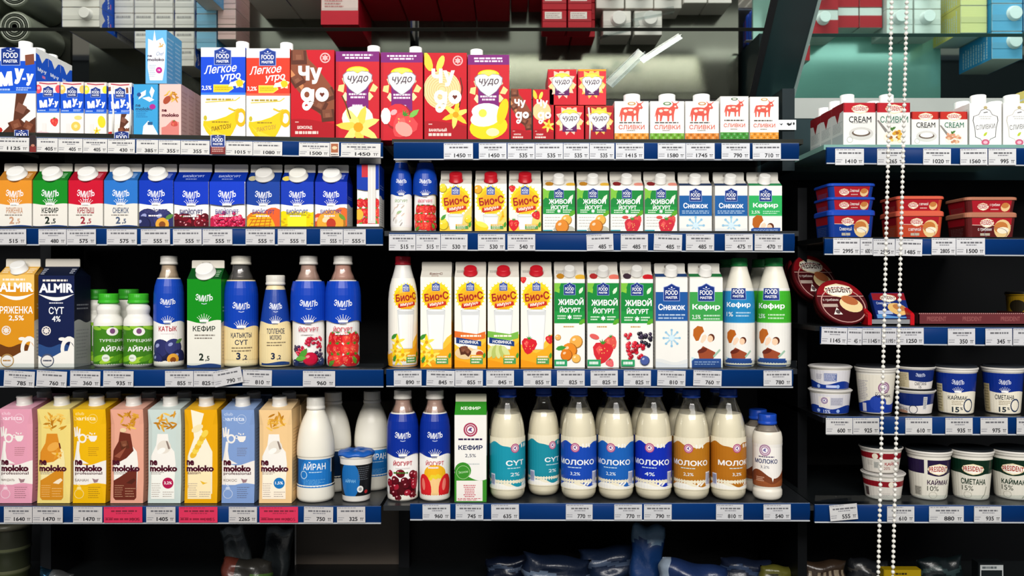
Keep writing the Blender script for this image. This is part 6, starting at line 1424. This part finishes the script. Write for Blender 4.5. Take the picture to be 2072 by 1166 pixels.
tags([(787, 841, '515', 'the short cereal print bottle'), (842, 891, '515', 'the short strawberry bottle'), (892, 946, '530', 'the short pear sun-print carton'), (967, 1022, '530', 'the short banana sun-print carton'), (1027, 1083, '540', 'the short strawberry sun-print carton'), (1187, 1241, '485', 'the second short green carton', {'rot': -2}), (1256, 1311, '485', 'the third short green carton'), (1323, 1380, '485', 'the fourth short green carton', {'rot': 2}), (1388, 1445, '485', 'the left snowflake carton'), (1467, 1523, '475', 'the right snowflake carton'), (1527, 1584, '470', 'the short bright green kefir carton')], 474, 507, 'cacacc')
tags([(1686, 1740, '2995', 'the blue tub stack'), (1741, 1766, '600', 'the blue tub stack, a narrow tag'), (1767, 1811, '2595', 'the dark gap left of the chain', {'dy': 2, 'off': .001}), (1812, 1866, '1485', 'the red tub stack', {'dy': 2, 'rot': 1.5}), (1885, 1934, '2805', 'the gap left of the brown tubs'), (1935, 1993, '1500', 'the brown tub stack')], 482, 516, 'd4d4d6')
tags([(8, 70, '785', 'the tall orange carton', {'rot': 3}), (74, 135, '760', 'the tall navy carton', {'rot': 3}), (142, 203, '360', 'the left green-capped bottle', {'rot': 1.5}), (209, 270, '935', 'the right green-capped bottle', {'rot': 1}), (334, 391, '855', 'the plum bottle'), (392, 436, '825', 'the tall green kefir carton'), (432, 490, '790', 'the blue bottle with cream label', {'rot': -11, 'dy': -4, 'off': .006}), (491, 550, '810', 'the cone-shaped bottle', {'rot': 1.5, 'dy': -2}), (613, 678, '960', 'the mixed berry bottle')], 751, 783, 'c4c3c4')
tags([(797, 853, '890', 'the red-capped white bottle'), (863, 920, '845', 'the vanilla sun-print carton', {'rot': 1.5}), (921, 977, '855', 'the nut sun-print carton'), (984, 1040, '845', 'the melon sun-print carton'), (1059, 1115, '855', 'the tall strawberry sun-print carton'), (1127, 1183, '825', 'the tall apricot carton'), (1195, 1250, '825', 'the tall strawberry yogurt carton'), (1262, 1317, '825', 'the forest berry carton'), (1330, 1387, '810', 'the tall snowflake carton', {'rot': 1.5}), (1403, 1460, '760', 'the tall green kefir carton with two faces', {'rot': 1.5}), (1545, 1602, '780', 'the green-labelled kefir bottle')], 750, 781, 'c8c8ca')
tags([(1662, 1714, '1145', 'the round cheese boxes', {'rot': 2}), (1715, 1744, '45', 'the front round box, a narrow tag', {'rot': 2, 'dy': 1}), (1745, 1783, '1145', 'the grey tray', {'dy': 1}), (1784, 1814, '1195', 'the blue cheese pack', {'dy': 1}), (1815, 1869, '1250', 'the left end of the brown tray', {'dy': 1}), (1918, 1973, '350', 'the middle of the brown tray', {'dy': 2}), (1994, 2048, '345', 'the right part of the brown tray', {'dy': 2}), (2050, 2100, '345', 'the yellow cup', {'dy': 2})], 663, 697, 'cdcdd0')
tags([(8, 65, '1640', 'the pink barista carton'), (66, 127, '1470', 'the pale yellow carton'), (148, 207, '1470', 'the deep yellow barista carton'), (210, 288, '1305', 'the salmon carton', {'red': True}), (296, 355, '1405', 'the grey green carton'), (362, 440, '1155', 'the banana slice carton', {'red': True}), (463, 520, '2265', 'the blue barista carton'), (525, 603, '1005', 'the peach coloured carton', {'red': True}), (615, 674, '750', 'the front ayran bottle', {'rot': 1}), (682, 739, '325', 'the foil-lidded ayran cup')], 1026, 1058, 'bebbba')
tags([(855, 911, '960', 'the two blue yogurt bottles'), (922, 978, '745', 'the white and green kefir carton'), (994, 1050, '635', 'the first turquoise milk bottle'), (1145, 1199, '770', 'the royal blue milk bottle'), (1243, 1299, '770', 'the lighter blue milk bottle'), (1303, 1359, '790', 'the deep navy milk bottle'), (1449, 1504, '810', 'the last ochre milk bottle'), (1545, 1600, '540', 'the small brown milk bottle')], 1021, 1052, 'c2c3c6')
tags([(1671, 1725, '600', 'the shallow white tubs'), (1726, 1779, '925', 'the cream cup with blue base'), (1832, 1886, '610', 'the shallow navy tubs'), (1913, 1968, '935', 'the left tall navy cup'), (1984, 2039, '975', 'the right tall navy cup'), (2057, 2100, '975', 'the right frame edge, under the cups')], 846, 879, 'c8c7c6')
tags([(1679, 1735, '555', 'the empty left end of the bottom shelf', {'rot': -5, 'dy': -4, 'off': .004}), (1795, 1850, '610', 'the red-banded tubs'), (1880, 1950, '880', 'the purple-banded cup'), (1971, 2026, '935', 'the front-facing dark green cup')], 1025, 1057, 'c6c6c6')
# little printed talkers stuck among the tags of the top shelf
def talker(x0, x1, y0, y1, des, lab):
    Y = YR - .0085; a = at((x0+x1)/2, (y0+y1)/2, Y); s = (DIST+Y)/FPX*1000; W, H = (x1-x0)*s, (y1-y0)*s
    b = MB(); b.box(-W/2, W/2, -.1, .1, -H/2, H/2, 'd8d4d0', 'paper'); g = G(W, H, 3); des(g); g.emit(b, lambda x, y, q: (x-W/2, -.1-q, y-H/2), 'paper')
    tag(b.build('shelf_talker', None, a), lab, 'shelf card', 'printed cards among the top shelf tags')
fb = lambda g: (g.rect(0,0,1,1,'e8e6e2'), badge(g, .5, .1, .9))
talker(29, 58, 263, 275, fb, 'small white card with a dark blue badge at the far left rail')
talker(231, 261, 266, 280, fb, 'small white card with a dark blue badge below the chocolate pack')
talker(426, 456, 273, 312, lambda g: (g.rect(0,0,1,1,'7a2424'), g.rect(0,.45,1,1,'e0dedc'), badge(g, .5, .72, .86), g.lines(.1,.9,.1,.4,3,'c89890')), 'card with blue badge over a red base below the lactose-free cartons')
talker(60, 73, 274, 308, lambda g: (g.rect(0,0,1,1,'2a1a1c'), g.rect(0,0,1,.35,'7c2420'), g.ell(.5,.4,.3,.2,'b87860',10)), 'narrow dark card with a red foot beside the far left tag')
talker(668, 686, 288, 316, lambda g: (g.rect(0,0,1,1,'e0d8d0'), g.rect(.1,.25,.9,.9,'a8603c'), g.ell(.5,.6,.3,.2,'e8c8a0',10), g.lines(.1,.9,.02,.2,1,'50403c')), 'small card with a food photo beside the 1500 tag')
a = at(1597, 250, .12); b = MB(); b.box(-20, 20, -.1, .3, -11, 11, 'dcdfe0', 'paper'); g = G(40, 22, 4); g.shape(.62,.55,.3,[(-.5,.1),(-.1,-.3),(.4,-.1),(.5,.4),(.1,.1),(-.2,.3)],'15181c'); g.shape(.18,.55,.2,[(-.5,.2),(.1,-.3),(.5,.3),(0,.1)],'15181c'); g.ell(.87,.62,.05,.08,'15181c',8); g.emit(b, lambda x, y, q: (x-20, -.1-q, y-11), 'paper')
o = b.build('wall_sticker', None, (a.x, .135, a.z)); tag(o, 'small white sticker with black marks at the end of the cow cartons', 'sticker')

# ------------------------------------------------------------------ bead chain of the night blind
o = thing('bead_chain', 'white plastic bead chain hanging as a loop in front of the right bay', 'blind chain', at(1805, 583, -.12))
for (xa, xb) in ((1804.5, 1777), (1835, 1806.5)):
    b = MB(); n = 162; A = at(xa, 0, -.12); B = at(xb, 1166, -.12); d = (B-A)/(A.z-B.z)
    def pt(z): return A + d*(A.z - z)
    z = 1.448; q = []
    while z > -.115:
        p = (pt(z) - o.location)*1000; b.sphere(p, 3.75, 'e6e4dc', 'pearl', 10, 6); q.append(tuple(p)); z -= .00965
    b.tube([q[0], q[-1]], .9, 'c8c6be', 'plastic', 6); b.build('bead_strand', o)

# clear plastic divider pieces lying behind the cream cartons
def acr(px0, py0, px1, py1, w, Y, lab):
    A, B = at(px0, py0, Y), at(px1, py1, Y+.02); d = B-A; L = d.length*1000; ang = math.atan2(d.z, d.x)
    b = MB(); b.box(0, L, -1, 1, -w/2, w/2, 'ffffff', 'acrylic'); b.box(0, L, -12, 0, -w/2, -w/2+2, 'ffffff', 'acrylic'); b.box(0, L, -3, 3, w/2-1.5, w/2+.5, 'ffffff', 'acrylic')
    tag(b.build('shelf_divider', None, A, (-.55, -ang, 0)), lab, 'divider', 'clear plastic divider pieces')
acr(1232, 172, 1296, 112, 26, .150, 'clear plastic divider piece slanting behind the short red packs')
acr(1298, 124, 1372, 80, 15, .125, 'clear plastic divider strip pointing up right above the cream cartons')

# ------------------------------------------------------------------ lowest tray: bags and pouches in shadow
zf = -.106
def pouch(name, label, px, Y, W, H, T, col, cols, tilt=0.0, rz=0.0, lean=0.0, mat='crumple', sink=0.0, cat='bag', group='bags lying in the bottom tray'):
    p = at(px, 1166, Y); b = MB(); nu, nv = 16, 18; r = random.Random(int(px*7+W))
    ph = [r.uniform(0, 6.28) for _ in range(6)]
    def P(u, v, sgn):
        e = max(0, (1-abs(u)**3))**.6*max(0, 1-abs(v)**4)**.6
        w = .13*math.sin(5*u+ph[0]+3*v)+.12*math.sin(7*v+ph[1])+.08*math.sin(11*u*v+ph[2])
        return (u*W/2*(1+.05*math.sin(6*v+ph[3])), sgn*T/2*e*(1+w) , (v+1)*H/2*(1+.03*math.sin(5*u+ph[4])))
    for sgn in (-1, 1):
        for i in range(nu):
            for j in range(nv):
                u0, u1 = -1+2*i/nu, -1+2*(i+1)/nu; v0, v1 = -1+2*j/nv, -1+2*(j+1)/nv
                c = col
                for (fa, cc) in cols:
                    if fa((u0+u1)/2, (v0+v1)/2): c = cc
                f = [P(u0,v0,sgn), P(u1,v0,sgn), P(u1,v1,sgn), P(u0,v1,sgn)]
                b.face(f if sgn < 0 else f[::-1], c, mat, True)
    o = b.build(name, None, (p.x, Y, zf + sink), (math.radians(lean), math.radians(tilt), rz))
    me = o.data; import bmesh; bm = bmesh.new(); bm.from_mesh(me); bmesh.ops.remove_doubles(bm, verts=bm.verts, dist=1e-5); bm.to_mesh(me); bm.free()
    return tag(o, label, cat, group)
wv = lambda a, b: (lambda u, v: a < v + .15*math.sin(4*u) < b)
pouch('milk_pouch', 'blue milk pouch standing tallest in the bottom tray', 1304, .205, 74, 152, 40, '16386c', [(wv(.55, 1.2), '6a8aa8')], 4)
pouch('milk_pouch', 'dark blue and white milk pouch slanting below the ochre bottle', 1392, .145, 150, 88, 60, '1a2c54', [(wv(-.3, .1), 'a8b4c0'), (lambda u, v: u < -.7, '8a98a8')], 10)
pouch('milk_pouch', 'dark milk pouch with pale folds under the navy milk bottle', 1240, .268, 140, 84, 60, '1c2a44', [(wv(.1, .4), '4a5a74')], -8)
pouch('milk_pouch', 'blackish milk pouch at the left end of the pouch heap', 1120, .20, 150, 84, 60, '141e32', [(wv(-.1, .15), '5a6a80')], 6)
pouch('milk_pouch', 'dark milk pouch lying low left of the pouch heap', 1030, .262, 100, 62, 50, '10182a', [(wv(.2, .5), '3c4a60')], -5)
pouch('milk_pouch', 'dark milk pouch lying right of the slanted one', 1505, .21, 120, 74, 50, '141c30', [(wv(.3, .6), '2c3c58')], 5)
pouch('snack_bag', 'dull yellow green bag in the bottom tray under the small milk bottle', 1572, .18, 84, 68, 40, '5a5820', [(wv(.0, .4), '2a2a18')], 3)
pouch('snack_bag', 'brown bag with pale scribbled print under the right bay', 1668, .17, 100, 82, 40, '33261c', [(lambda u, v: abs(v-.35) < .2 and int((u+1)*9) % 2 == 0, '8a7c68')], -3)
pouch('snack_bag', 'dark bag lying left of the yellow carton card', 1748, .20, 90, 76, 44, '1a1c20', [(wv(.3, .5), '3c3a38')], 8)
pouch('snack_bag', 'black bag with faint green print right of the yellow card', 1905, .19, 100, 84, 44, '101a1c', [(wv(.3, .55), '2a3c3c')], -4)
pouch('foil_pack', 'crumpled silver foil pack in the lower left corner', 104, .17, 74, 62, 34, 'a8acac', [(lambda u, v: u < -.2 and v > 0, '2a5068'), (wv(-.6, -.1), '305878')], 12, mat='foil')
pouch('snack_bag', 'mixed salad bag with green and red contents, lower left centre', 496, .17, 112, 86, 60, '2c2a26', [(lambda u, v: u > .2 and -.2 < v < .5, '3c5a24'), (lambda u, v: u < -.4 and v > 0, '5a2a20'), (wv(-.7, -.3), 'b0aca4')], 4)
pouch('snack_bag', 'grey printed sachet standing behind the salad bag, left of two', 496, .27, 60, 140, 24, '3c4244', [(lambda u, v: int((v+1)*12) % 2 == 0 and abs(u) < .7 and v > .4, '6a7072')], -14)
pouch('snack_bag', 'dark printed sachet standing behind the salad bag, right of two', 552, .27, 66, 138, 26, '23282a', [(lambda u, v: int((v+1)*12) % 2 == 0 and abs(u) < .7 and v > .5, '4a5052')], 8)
a = at(14, 1166, .22); o = thing('pickle_jar', 'dim ribbed greenish tub at the lower left edge', 'tub', (a.x, .23, zf), None)
b = MB(); pf = [(36, 0), (40, 6), (41, 40), (44, 44), (42, 50), (43, 90), (46, 94), (44, 100), (45, 140), (47, 144)]; b.lathe(pf, '3a4028', 'film', 32, cols=['3a4028', '3a4028', '4a5034', '5a5c44', '2c3022', '34382a', '50543c', '2a2c22', '3c3e34', '3c3e34']); b.build('tub_body', o)
b = MB(); b.lathe([(49, 142), (49, 150), (46, 154), (42, 154)], '4a483c', 'plastic', 32); b.build('lid', o)
a = at(1826, 1166, .14); o = thing('carton_card', 'yellow printed card standing at the bottom right', 'card', (a.x, .15, zf))
b = MB(); b.loft([rrect(82, 24, 2, 0), rrect(82, 24, 2, 72)], 'a88c10'); g = G(82, 72, 2); g.lines(.3,.7,.84,.92,1,'2a2410',.7); g.lines(.15,.85,.58,.76,1,'2a2410',.8); g.emit(b, front_map(82, 24)); b.build('card_body', o)
a = at(2004, 1166, .16); o = thing('dark_box', 'dark box with a pale printed frame at the bottom right', 'box', (a.x, .17, zf))
b = MB(); b.loft([rrect(58, 30, 2, 0), rrect(58, 30, 2, 82)], '14181a'); g = G(58, 82, 2); g.rect(.06,.5,.94,.94,'c0c4c4'); g.rect(.1,.5,.9,.80,'1a2022'); g.lines(.14,.86,.82,.92,1,'60686a',.6); g.emit(b, front_map(58, 30)); b.build('box_body', o)
